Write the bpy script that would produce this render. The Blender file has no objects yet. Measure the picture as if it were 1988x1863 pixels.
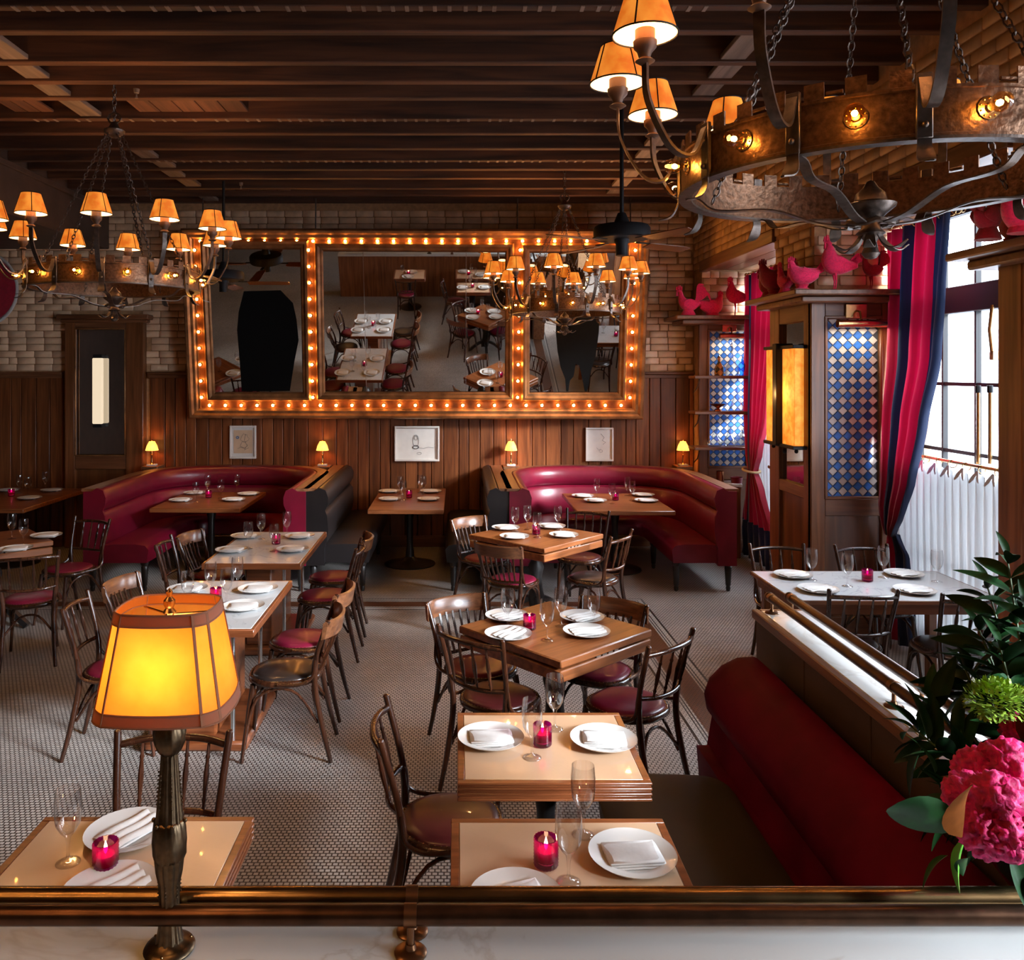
import bpy, math, random
from mathutils import Vector, Matrix, noise as mnoise
random.seed(7)
PI = math.pi
SC = bpy.context.scene
COL = SC.collection
# ---------------------------------------------------------------- camera
F, CX, CY, CH = 1600.0, 886.0, 720.0, 2.2
cam_data = bpy.data.cameras.new('camera')
cam = bpy.data.objects.new('camera', cam_data)
COL.objects.link(cam)
cam.location = (0, 0, CH)
cam.rotation_euler = (PI / 2, 0, 0)
cam_data.sensor_fit = 'HORIZONTAL'
cam_data.sensor_width = 36
cam_data.lens = F / 1988 * 36
cam_data.shift_x = (994 - CX) / 1988
cam_data.shift_y = -(931.5 - CY) / 1988
cam_data.clip_start = 0.05
SC.camera = cam
# ---------------------------------------------------------------- colour management, cycles
SC.view_settings.view_transform = 'Standard'
SC.view_settings.look = 'None'
SC.view_settings.gamma = 1
SC.view_settings.use_curve_mapping = False
SC.view_settings.exposure = 0.0
SC.cycles.max_bounces = 10
SC.cycles.transparent_max_bounces = 24
SC.cycles.transmission_bounces = 8
SC.cycles.glossy_bounces = 5
SC.cycles.diffuse_bounces = 2
SC.cycles.sample_clamp_indirect = 4.0
SC.cycles.caustics_reflective = False
SC.cycles.caustics_refractive = False
SC.cycles.use_denoising = True
SC.cycles.use_light_tree = True
# ---------------------------------------------------------------- daylight
world = bpy.data.worlds.new('sky'); SC.world = world
world.use_nodes = True
wn = world.node_tree.nodes; wl = world.node_tree.links
bg = wn['Background']
bg.inputs['Color'].default_value = (0.80, 0.90, 1.0, 1)
bg.inputs['Strength'].default_value = 26.0
def light(name, kind, loc, energy, color, size=0.1, rot=(0, 0, 0), parent=None, sizey=None, portal=False):
    l = bpy.data.lights.new(name, kind)
    l.energy = energy; l.color = color
    if kind == 'AREA':
        l.shape = 'RECTANGLE'; l.size = size; l.size_y = sizey or size
        if portal: l.cycles.is_portal = True
    elif kind == 'SUN': l.angle = size
    else: l.shadow_soft_size = size
    o = bpy.data.objects.new(name, l); COL.objects.link(o)
    o.location = loc; o.rotation_euler = rot
    if parent: o.parent = parent
    return o
# portals in the three street windows (they emit nothing, they only guide sampling)
for (y0, y1) in ((7.7, 10.0), (4.45, 6.85), (-0.2, 3.2)):
    light('window_portal', 'AREA', (3.83, (y0 + y1) / 2, 1.85), 0, (1, 1, 1), size=3.2, rot=(0, PI / 2, 0), sizey=y1 - y0, portal=True)
sun = light('low_sun', 'SUN', (8, 0, 6), 15.0, (0.93, 0.97, 1.0), size=math.radians(11))
sun.rotation_euler = Vector((-0.80, 0.50, -0.36)).to_track_quat('-Z', 'Y').to_euler()
# ---------------------------------------------------------------- projection helpers (photo pixel -> room)
def PZ(px, py, z):
    d = (CH - z) * F / (py - CY)
    return Vector(((px - CX) / F * d, d, z))
def PD(px, py, d):
    return Vector(((px - CX) / F * d, d, CH - (py - CY) / F * d))
def X(px, d): return (px - CX) / F * d
def Z(py, d): return CH - (py - CY) / F * d
# ---------------------------------------------------------------- materials
def new_mat(name):
    m = bpy.data.materials.new(name); m.use_nodes = True
    n = m.node_tree.nodes; l = m.node_tree.links
    return m, n, l, n['Principled BSDF']
def setp(b, **k):
    for a, v in k.items(): b.inputs[a.replace('_', ' ')].default_value = v
def rgba(c): return (c[0], c[1], c[2], 1)
def simple(name, col, rough=0.5, metal=0.0, noise=0.0, nscale=20, bump=0.0, spec=0.5, coat=0.0, sheen=0.0, rand=0.0):
    m, n, l, b = new_mat(name)
    setp(b, Base_Color=rgba(col), Roughness=rough, Metallic=metal)
    b.inputs['Specular IOR Level'].default_value = spec
    b.inputs['Coat Weight'].default_value = coat
    b.inputs['Sheen Weight'].default_value = sheen
    if noise or bump or rand:
        tc = n.new('ShaderNodeTexCoord')
        nz = n.new('ShaderNodeTexNoise'); nz.inputs['Scale'].default_value = nscale; nz.inputs['Detail'].default_value = 5
        l.new(tc.outputs['Object'], nz.inputs['Vector'])
        hsv = n.new('ShaderNodeHueSaturation'); hsv.inputs['Color'].default_value = rgba(col)
        mr = n.new('ShaderNodeMapRange'); mr.inputs[1].default_value = 0.3; mr.inputs[2].default_value = 0.7
        mr.inputs[3].default_value = 1 - noise; mr.inputs[4].default_value = 1 + noise
        l.new(nz.outputs[0], mr.inputs[0])
        val = mr.outputs[0]
        if rand:
            oi = n.new('ShaderNodeObjectInfo')
            m2 = n.new('ShaderNodeMapRange'); m2.inputs[3].default_value = 1 - rand; m2.inputs[4].default_value = 1 + rand
            l.new(oi.outputs['Random'], m2.inputs[0])
            mu = n.new('ShaderNodeMath'); mu.operation = 'MULTIPLY'
            l.new(val, mu.inputs[0]); l.new(m2.outputs[0], mu.inputs[1]); val = mu.outputs[0]
        l.new(val, hsv.inputs['Value'])
        l.new(hsv.outputs[0], b.inputs['Base Color'])
        if bump:
            bp = n.new('ShaderNodeBump'); bp.inputs['Strength'].default_value = bump; bp.inputs['Distance'].default_value = 0.01
            l.new(nz.outputs[0], bp.inputs['Height']); l.new(bp.outputs[0], b.inputs['Normal'])
    return m
def wood(name, dark, lite, axis=2, scale=1.0, rough=0.4, coat=0.0, rand=0.25, contrast=1.0, world=False, bump=0.15):
    """grain stretched along one axis of the piece, tone shifted per piece"""
    m, n, l, b = new_mat(name)
    setp(b, Roughness=rough); b.inputs['Coat Weight'].default_value = coat; b.inputs['Coat Roughness'].default_value = 0.15
    tc = n.new('ShaderNodeTexCoord'); mp = n.new('ShaderNodeMapping')
    s = [14 * scale] * 3; s[axis] = 0.9 * scale
    mp.inputs['Scale'].default_value = s
    oi = n.new('ShaderNodeObjectInfo'); cb = n.new('ShaderNodeMath'); cb.operation = 'MULTIPLY'; cb.inputs[1].default_value = 37
    l.new(oi.outputs['Random'], cb.inputs[0])
    src = tc.outputs['Object']
    if world:
        g = n.new('ShaderNodeNewGeometry'); src = g.outputs['Position']
    l.new(src, mp.inputs['Vector'])
    nz = n.new('ShaderNodeTexNoise'); nz.noise_dimensions = '4D'
    nz.inputs['Scale'].default_value = 1.6; nz.inputs['Detail'].default_value = 6; nz.inputs['Distortion'].default_value = 0.6
    l.new(mp.outputs[0], nz.inputs['Vector']); l.new(cb.outputs[0], nz.inputs['W'])
    cr = n.new('ShaderNodeValToRGB')
    cr.color_ramp.elements[0].position = 0.5 - 0.2 / contrast; cr.color_ramp.elements[0].color = rgba(dark)
    cr.color_ramp.elements[1].position = 0.5 + 0.2 / contrast; cr.color_ramp.elements[1].color = rgba(lite)
    l.new(nz.outputs[0], cr.inputs[0])
    hsv = n.new('ShaderNodeHueSaturation')
    mr = n.new('ShaderNodeMapRange'); mr.inputs[3].default_value = 1 - rand; mr.inputs[4].default_value = 1 + rand
    l.new(oi.outputs['Random'], mr.inputs[0]); l.new(mr.outputs[0], hsv.inputs['Value'])
    l.new(cr.outputs[0], hsv.inputs['Color']); l.new(hsv.outputs[0], b.inputs['Base Color'])
    bp = n.new('ShaderNodeBump'); bp.inputs['Strength'].default_value = bump; bp.inputs['Distance'].default_value = 0.004
    l.new(nz.outputs[0], bp.inputs['Height']); l.new(bp.outputs[0], b.inputs['Normal'])
    return m
def emis(name, col, strength, base=None):
    m, n, l, b = new_mat(name)
    setp(b, Base_Color=rgba(base or col), Roughness=0.6)
    b.inputs['Emission Color'].default_value = rgba(col); b.inputs['Emission Strength'].default_value = strength
    return m
def glassy(name, tint, fres=0.1, rough=0.02, dens=0.0):
    """thin glass: see-through with a fresnel sheen"""
    m = bpy.data.materials.new(name); m.use_nodes = True
    n = m.node_tree.nodes; l = m.node_tree.links
    n.remove(n['Principled BSDF'])
    tr = n.new('ShaderNodeBsdfTransparent'); tr.inputs[0].default_value = rgba(tint)
    gl = n.new('ShaderNodeBsdfGlossy'); gl.inputs['Roughness'].default_value = rough
    lw = n.new('ShaderNodeLayerWeight'); lw.inputs[0].default_value = 0.35
    mr = n.new('ShaderNodeMapRange'); mr.inputs[3].default_value = fres; mr.inputs[4].default_value = min(1, fres + 0.75)
    l.new(lw.outputs['Facing'], mr.inputs[0])
    pw = n.new('ShaderNodeMath'); pw.operation = 'POWER'; pw.inputs[1].default_value = 2.0
    l.new(mr.outputs[0], pw.inputs[0])
    ad = n.new('ShaderNodeMath'); ad.operation = 'ADD'; ad.inputs[1].default_value = fres * 0.2; ad.use_clamp = True
    l.new(pw.outputs[0], ad.inputs[0])
    mx = n.new('ShaderNodeMixShader'); l.new(ad.outputs[0], mx.inputs[0]); l.new(tr.outputs[0], mx.inputs[1]); l.new(gl.outputs[0], mx.inputs[2])
    out = mx.outputs[0]
    if dens:
        df = n.new('ShaderNodeBsdfTranslucent'); df.inputs[0].default_value = rgba(tint)
        m2 = n.new('ShaderNodeMixShader'); m2.inputs[0].default_value = dens
        l.new(out, m2.inputs[1]); l.new(df.outputs[0], m2.inputs[2]); out = m2.outputs[0]
    l.new(out, n['Material Output'].inputs[0])
    return m
def cloth(name, col, trans=0.3, rough=0.8, stripes=None):
    m = bpy.data.materials.new(name); m.use_nodes = True
    n = m.node_tree.nodes; l = m.node_tree.links; b = n['Principled BSDF']
    setp(b, Base_Color=rgba(col), Roughness=rough); b.inputs['Sheen Weight'].default_value = 0.3
    t = n.new('ShaderNodeBsdfTranslucent'); t.inputs[0].default_value = rgba(col)
    mx = n.new('ShaderNodeMixShader'); mx.inputs[0].default_value = trans
    l.new(b.outputs[0], mx.inputs[1]); l.new(t.outputs[0], mx.inputs[2]); l.new(mx.outputs[0], n['Material Output'].inputs[0])
    return m
M = {}
M['chair'] = wood('dark stained beech', (0.014, 0.0045, 0.002), (0.062, 0.019, 0.008), axis=2, scale=2, rough=0.24, coat=0.3, rand=0.3, bump=0.04)
M['chair_b'] = wood('black brown beech', (0.010, 0.006, 0.005), (0.040, 0.018, 0.012), axis=2, scale=2, rough=0.25, coat=0.4, rand=0.2)
M['plate_wood'] = wood('walnut rail', (0.07, 0.022, 0.009), (0.22, 0.085, 0.035), axis=1, scale=2, rough=0.28, coat=0.3, rand=0.2, bump=0.04)
M['table_wood'] = wood('oak table', (0.12, 0.033, 0.010), (0.32, 0.105, 0.032), axis=0, scale=1.3, rough=0.36, coat=0.12, rand=0.15, bump=0.0)
M['table_edge'] = wood('mahogany edge', (0.11, 0.028, 0.009), (0.25, 0.075, 0.025), axis=0, scale=2, rough=0.3, coat=0.3, rand=0.1)
M['plank'] = wood('wainscot pine', (0.105, 0.027, 0.007), (0.28, 0.088, 0.026), axis=2, scale=1.0, rough=0.42, rand=0.32, contrast=1.2)
M['trim'] = wood('stained trim', (0.10, 0.033, 0.012), (0.22, 0.085, 0.034), axis=0, scale=1.0, rough=0.4, rand=0.1)
M['trimv'] = wood('stained stile', (0.10, 0.030, 0.009), (0.27, 0.098, 0.034), axis=2, scale=1.0, rough=0.35, rand=0.1)
M['trimy'] = wood('stained shelf', (0.12, 0.045, 0.018), (0.27, 0.12, 0.055), axis=1, scale=1.0, rough=0.4, rand=0.1)
M['burl'] = wood('walnut burl panel', (0.07, 0.022, 0.008), (0.22, 0.085, 0.03), axis=2, scale=0.5, rough=0.3, rand=0.1)
M['joist'] = wood('old joist timber', (0.028, 0.009, 0.004), (0.110, 0.037, 0.015), axis=0, scale=0.7, rough=0.7, rand=0.3, contrast=1.3, bump=0.5)
M['deck'] = wood('old deck board', (0.05, 0.018, 0.009), (0.15, 0.055, 0.028), axis=1, scale=0.8, rough=0.7, rand=0.35)
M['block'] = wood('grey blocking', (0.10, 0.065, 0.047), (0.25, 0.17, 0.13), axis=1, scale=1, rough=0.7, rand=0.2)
M['bronze'] = simple('hammered bronze', (0.16, 0.085, 0.05), rough=0.36, metal=0.9, noise=0.45, nscale=60, bump=0.25)
M['iron'] = simple('wrought iron', (0.105, 0.08, 0.068), rough=0.38, metal=0.85, noise=0.3, nscale=40, bump=0.2)
M['lampmetal'] = simple('antique bronze', (0.10, 0.065, 0.036), rough=0.33, metal=0.95, noise=0.35, nscale=60)
M['brass'] = simple('aged brass', (0.50, 0.30, 0.13), rough=0.25, metal=1.0, noise=0.2, nscale=30)
M['railbrass'] = simple('tarnished brass tube', (0.26, 0.165, 0.075), rough=0.24, metal=1.0, noise=0.4, nscale=9)
M['raildark'] = simple('dark bronze tube', (0.075, 0.036, 0.02), rough=0.3, metal=0.9, noise=0.4, nscale=14)
M['black'] = simple('black painted metal', (0.010, 0.010, 0.012), rough=0.55, spec=0.25)
M['castiron'] = simple('black cast iron', (0.014, 0.012, 0.012), rough=0.35, noise=0.3)
M['chrome'] = simple('chrome', (0.75, 0.78, 0.8), rough=0.15, metal=1.0)
M['crimson'] = simple('crimson leather', (0.145, 0.004, 0.019), rough=0.36, noise=0.14, nscale=7, bump=0.04, coat=0.1)
M['crimson2'] = simple('worn crimson leather', (0.12, 0.002, 0.021), rough=0.6, noise=0.35, nscale=3, spec=0.04)
M['pad_red'] = simple('crimson pad leather', (0.155, 0.007, 0.026), rough=0.33, noise=0.15, nscale=9, coat=0.1)
M['pad_black'] = simple('black pad leather', (0.022, 0.015, 0.013), rough=0.28, noise=0.2, nscale=9, coat=0.2)
M['pad_brown'] = simple('brown pad leather', (0.075, 0.012, 0.012), rough=0.32, noise=0.2, nscale=9, coat=0.1)
M['blackleather'] = simple('black bench leather', (0.007, 0.0055, 0.006), rough=0.4, noise=0.2, nscale=6, coat=0.1)
M['olive'] = simple('dark olive seat leather', (0.026, 0.018, 0.014), rough=0.45, noise=0.2, nscale=4, spec=0.2)
M['china'] = simple('white china', (0.70, 0.68, 0.65), rough=0.14, coat=0.3)
M['linen'] = simple('white linen', (0.70, 0.68, 0.66), rough=0.8, noise=0.04, nscale=60, bump=0.1)
M['paint_black'] = simple('matt black paint', (0.004, 0.004, 0.004), rough=0.9, spec=0.1)
M['white_frame'] = simple('pale picture frame', (0.85, 0.80, 0.74), rough=0.4)
M['paper'] = simple('drawing paper', (0.86, 0.82, 0.76), rough=0.8, noise=0.05, nscale=10)
M['paper_tan'] = simple('tan drawing paper', (0.66, 0.48, 0.32), rough=0.8, noise=0.08, nscale=10)
M['pencil'] = simple('pencil line', (0.12, 0.11, 0.11), rough=0.8)
M['blueink'] = simple('blue ink', (0.08, 0.2, 0.4), rough=0.8)
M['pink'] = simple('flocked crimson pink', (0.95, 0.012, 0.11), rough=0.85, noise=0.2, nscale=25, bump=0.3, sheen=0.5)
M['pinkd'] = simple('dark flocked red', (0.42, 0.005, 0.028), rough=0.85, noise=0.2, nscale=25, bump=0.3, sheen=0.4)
M['tile_b'] = simple('blue glazed tile', (0.035, 0.14, 0.48), rough=0.35, noise=0.3, nscale=30, rand=0.4, spec=0.25)
M['tile_w'] = simple('white glazed tile', (0.60, 0.57, 0.52), rough=0.35, noise=0.12, nscale=25, rand=0.12, spec=0.25)
M['grout'] = simple('dark grout', (0.06, 0.06, 0.07), rough=0.9)
M['mortar'] = simple('lime mortar', (0.46, 0.25, 0.12), rough=0.9, noise=0.2, nscale=20)
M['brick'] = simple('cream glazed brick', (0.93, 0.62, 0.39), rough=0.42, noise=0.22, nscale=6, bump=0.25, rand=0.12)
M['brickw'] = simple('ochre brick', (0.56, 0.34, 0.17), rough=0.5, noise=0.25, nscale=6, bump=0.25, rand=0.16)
M['plaster'] = simple('brown plaster', (0.065, 0.034, 0.022), rough=0.7, noise=0.2, nscale=4)
M['darkwall'] = simple('dark wall', (0.05, 0.025, 0.017), rough=0.7)
M['bulkhead'] = simple('bronze painted bulkhead', (0.075, 0.042, 0.030), rough=0.55, noise=0.25, nscale=5)
M['navy'] = cloth('navy curtain', (0.004, 0.016, 0.062), 0.06)
M['redcloth'] = cloth('crimson curtain', (0.34, 0.003, 0.032), 0.20)
M['sheer'] = cloth('white cafe curtain', (0.72, 0.73, 0.75), 0.10)
M['glass'] = glassy('clear glass', (0.99, 0.99, 0.99), 0.14, 0.0)
M['pane'] = glassy('window glass', (0.95, 0.97, 1.0), 0.06)
M['aglass'] = glassy('amber glass', (0.75, 0.40, 0.15), 0.15)
M['bglass'] = glassy('blue glass', (0.15, 0.45, 0.85), 0.15)
M['cglass'] = glassy('cut crystal', (0.80, 0.84, 0.86), 0.25, 0.08)
M['votive'] = glassy('magenta glass', (0.48, 0.02, 0.30), 0.12, 0.08, dens=0.2)
M['bulbglass'] = glassy('bulb glass', (1.0, 0.75, 0.4), 0.06)
M['bulb'] = emis('lit marquee bulb', (1.0, 0.42, 0.08), 110.0)
M['halo'] = emis('filament', (1.0, 0.55, 0.16), 260.0)
M['flame'] = emis('candle flame', (1.0, 0.66, 0.34), 20.0)
M['wax'] = emis('warm wax', (1.0, 0.35, 0.10), 0.35, (0.8, 0.6, 0.5))
M['gild'] = simple('rubbed gilt frame', (0.34, 0.15, 0.055), rough=0.38, metal=0.55, noise=0.5, nscale=7, bump=0.2)
M['gildd'] = simple('burnt umber channel', (0.17, 0.055, 0.018), rough=0.42, metal=0.3, noise=0.5, nscale=9, bump=0.1)
M['candlecard'] = simple('candle sleeve', (0.11, 0.06, 0.04), rough=0.5, metal=0.6)
M['leaf'] = simple('dark glossy leaf', (0.006, 0.032, 0.007), rough=0.5, noise=0.3, nscale=30, spec=0.12, rand=0.5)
M['leafb'] = simple('bright green leaf', (0.05, 0.24, 0.01), rough=0.35, noise=0.2, nscale=30, rand=0.2)
M['leafr'] = simple('russet magnolia leaf', (0.16, 0.045, 0.007), rough=0.8, spec=0.05, noise=0.3, nscale=20, rand=0.25)
M['belles'] = simple('lime green florets', (0.24, 0.38, 0.03), rough=0.6, noise=0.3, nscale=60)
M['bloom'] = simple('magenta cockscomb', (0.66, 0.010, 0.14), rough=0.6, noise=0.5, nscale=60, bump=0.6)
M['stem'] = simple('green stem', (0.05, 0.09, 0.02), rough=0.6)
M['vase'] = simple('dark glass vase', (0.01, 0.012, 0.01), rough=0.08, coat=0.5)
M['post'] = simple('dark rail bracket', (0.20, 0.10, 0.05), rough=0.3, metal=0.95)
M['copper'] = simple('copper', (0.45, 0.19, 0.09), rough=0.25, metal=1.0)
M['rope'] = simple('cream rope', (0.55, 0.42, 0.25), rough=0.9)
M['nail'] = simple('brass nail heads', (0.55, 0.34, 0.15), rough=0.3, metal=1.0)
M['shadetrim'] = cloth('brown shade tape', (0.26, 0.085, 0.032), 0.25)
M['outpaint'] = simple('pale facade', (0.62, 0.64, 0.66), rough=0.8, noise=0.1, nscale=2)
M['outglass'] = simple('dim shop window', (0.25, 0.28, 0.31), rough=0.2)
M['street'] = simple('street asphalt', (0.35, 0.35, 0.36), rough=0.9)
def mirror_mat(name, val, rough):
    m, n, l, b = new_mat(name)
    setp(b, Base_Color=(val, val * 0.97, val * 0.93, 1), Metallic=1.0, Roughness=rough)
    return m
M['mirror'] = mirror_mat('antique mirror', 0.62, 0.012)
def marble(name, base, vein, rough, sc=2.0, amt=0.5):
    m, n, l, b = new_mat(name); setp(b, Roughness=rough); b.inputs['Coat Weight'].default_value = 0.25
    tc = n.new('ShaderNodeTexCoord'); nz = n.new('ShaderNodeTexNoise')
    nz.inputs['Scale'].default_value = sc; nz.inputs['Detail'].default_value = 9; nz.inputs['Distortion'].default_value = 1.6
    l.new(tc.outputs['Object'], nz.inputs['Vector'])
    cr = n.new('ShaderNodeValToRGB'); e = cr.color_ramp.elements
    e[0].position = 0.25; e[0].color = rgba(base); e[1].position = 0.75; e[1].color = rgba([c * 0.93 for c in base])
    a = e.new(0.485); a.color = rgba(base); a = e.new(0.5); a.color = rgba([base[i] * (1 - amt) + vein[i] * amt for i in range(3)])
    a = e.new(0.515); a.color = rgba(base)
    l.new(nz.outputs[0], cr.inputs[0]); l.new(cr.outputs[0], b.inputs['Base Color'])
    return m
M['marble'] = marble('white marble', (0.60, 0.61, 0.62), (0.3, 0.32, 0.35), 0.16)
M['cream'] = marble('cream stone laminate', (0.54, 0.35, 0.22), (0.5, 0.33, 0.2), 0.2, 3, 0.25)
M['ledge'] = marble('pale marble ledge', (0.60, 0.61, 0.605), (0.38, 0.34, 0.3), 0.28, 1.3, 0.45)
def shade_mat(name, strength, c1, c2, trans=0.4):
    """parchment lamp shade: lit from inside by its own bulb"""
    m = bpy.data.materials.new(name); m.use_nodes = True
    n = m.node_tree.nodes; l = m.node_tree.links; b = n['Principled BSDF']
    tc = n.new('ShaderNodeTexCoord'); nz = n.new('ShaderNodeTexNoise'); nz.inputs['Scale'].default_value = 14; nz.inputs['Detail'].default_value = 5
    l.new(tc.outputs['Object'], nz.inputs['Vector'])
    cr = n.new('ShaderNodeValToRGB'); e = cr.color_ramp.elements
    e[0].position = 0.35; e[0].color = rgba(c1); e[1].position = 0.65; e[1].color = rgba(c2)
    l.new(nz.outputs[0], cr.inputs[0]); l.new(cr.outputs[0], b.inputs['Base Color']); l.new(cr.outputs[0], b.inputs['Emission Color'])
    b.inputs['Emission Strength'].default_value = strength; setp(b, Roughness=0.7)
    if trans:
        t = n.new('ShaderNodeBsdfTranslucent'); l.new(cr.outputs[0], t.inputs[0])
        mx = n.new('ShaderNodeMixShader'); mx.inputs[0].default_value = trans
        l.new(b.outputs[0], mx.inputs[1]); l.new(t.outputs[0], mx.inputs[2]); l.new(mx.outputs[0], n['Material Output'].inputs[0])
    return m
M['mica'] = shade_mat('mica shade', 0.85, (0.70, 0.15, 0.012), (1.0, 0.33, 0.04), 0)
M['micain'] = emis('lit shade lining', (1.0, 0.62, 0.30), 3.2)
M['bigshade'] = shade_mat('parchment shade', 0.10, (0.95, 0.34, 0.040), (1.0, 0.41, 0.060), 0.8)
M['smallshade'] = shade_mat('pleated silk shade', 2.0, (1.0, 0.40, 0.06), (1.0, 0.55, 0.12), 0)
M['sconceglass'] = shade_mat('amber sconce glass', 0.75, (0.95, 0.25, 0.02), (1.0, 0.45, 0.07), 0)
M['tube'] = emis('reflected lamp glow', (1.0, 0.80, 0.55), 0.85, (.3, .25, .2))  # self-lit colour for the wall light mirrored in the pier
def floor_mat():
    m, n, l, b = new_mat('penny mosaic floor')
    g = n.new('ShaderNodeNewGeometry')
    sp = n.new('ShaderNodeSeparateXYZ'); l.new(g.outputs['Position'], sp.inputs[0])
    # small offset tiles with dark grout
    br = n.new('ShaderNodeTexBrick'); l.new(g.outputs['Position'], br.inputs['Vector'])
    br.inputs['Scale'].default_value = 1.0; br.inputs['Mortar Size'].default_value = 0.0042; br.inputs['Mortar Smooth'].default_value = 0.4
    br.inputs['Brick Width'].default_value = 0.027; br.inputs['Row Height'].default_value = 0.0235
    br.inputs['Color1'].default_value = (0.56, 0.525, 0.49, 1); br.inputs['Color2'].default_value = (0.46, 0.43, 0.40, 1)
    br.inputs['Mortar'].default_value = (0.050, 0.036, 0.030, 1); br.inputs['Bias'].default_value = -0.2
    # border bands
    def mth(op, a, c, clamp=False):
        q = n.new('ShaderNodeMath'); q.operation = op; q.use_clamp = clamp
        for i, v in enumerate((a, c)):
            if isinstance(v, (int, float)): q.inputs[i].default_value = v
            else: l.new(v, q.inputs[i])
        return q.outputs[0]
    dx = mth('SUBTRACT', sp.outputs[0], 1.43)
    dy = mth('SUBTRACT', sp.outputs[1], 7.60)
    d = mth('MAXIMUM', dx, dy)
    t = mth('DIVIDE', d, 0.36)
    cr = n.new('ShaderNodeValToRGB'); cr.color_ramp.interpolation = 'CONSTANT'
    W_, K_, B_ = (0.52, 0.50, 0.47, 1), (0.015, 0.014, 0.016, 1), (0.13, 0.050, 0.024, 1)
    e = cr.color_ramp.elements
    e[0].position = 0; e[0].color = K_; e[1].position = 0.05; e[1].color = W_
    for p, c in ((0.15, K_), (0.175, W_), (0.21, K_), (0.235, W_), (0.27, B_), (0.73, W_), (0.765, K_), (0.79, W_), (0.83, K_), (0.855, W_), (0.95, K_)):
        q = e.new(p); q.color = c
    l.new(t, cr.inputs[0])
    inb = mth('MULTIPLY', mth('GREATER_THAN', t, 0.0), mth('LESS_THAN', t, 1.0))
    fac = mth('MULTIPLY', inb, 1.0)
    mx = n.new('ShaderNodeMix'); mx.data_type = 'RGBA'
    l.new(fac, mx.inputs['Factor']); l.new(br.outputs['Color'], mx.inputs['A'])
    # keep the grout inside the bands too
    mu = n.new('ShaderNodeMix'); mu.data_type = 'RGBA'; mu.blend_type = 'MULTIPLY'; mu.inputs['Factor'].default_value = 0.8
    gv = n.new('ShaderNodeMapRange'); gv.inputs[1].default_value = 0; gv.inputs[2].default_value = 1; gv.inputs[3].default_value = 1; gv.inputs[4].default_value = 0.3
    l.new(br.outputs['Fac'], gv.inputs[0])
    l.new(cr.outputs[0], mu.inputs['A']); l.new(gv.outputs[0], mu.inputs['B'])
    l.new(mu.outputs['Result'], mx.inputs['B'])
    nz = n.new('ShaderNodeTexNoise'); nz.inputs['Scale'].default_value = 1.3; nz.inputs['Detail'].default_value = 6
    l.new(g.outputs['Position'], nz.inputs['Vector'])
    st = n.new('ShaderNodeMapRange'); st.inputs[1].default_value = 0.35; st.inputs[2].default_value = 0.65; st.inputs[3].default_value = 0.85; st.inputs[4].default_value = 1.12
    l.new(nz.outputs[0], st.inputs[0])
    hs = n.new('ShaderNodeHueSaturation'); l.new(st.outputs[0], hs.inputs['Value']); l.new(mx.outputs['Result'], hs.inputs['Color'])
    l.new(hs.outputs[0], b.inputs['Base Color'])
    setp(b, Roughness=0.30)
    b.inputs['Specular IOR Level'].default_value = 0.5
    bp = n.new('ShaderNodeBump'); bp.invert = True; bp.inputs['Strength'].default_value = 0.4; bp.inputs['Distance'].default_value = 0.002
    l.new(br.outputs['Fac'], bp.inputs['Height']); l.new(bp.outputs[0], b.inputs['Normal'])
    return m
M['floor'] = floor_mat()
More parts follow.
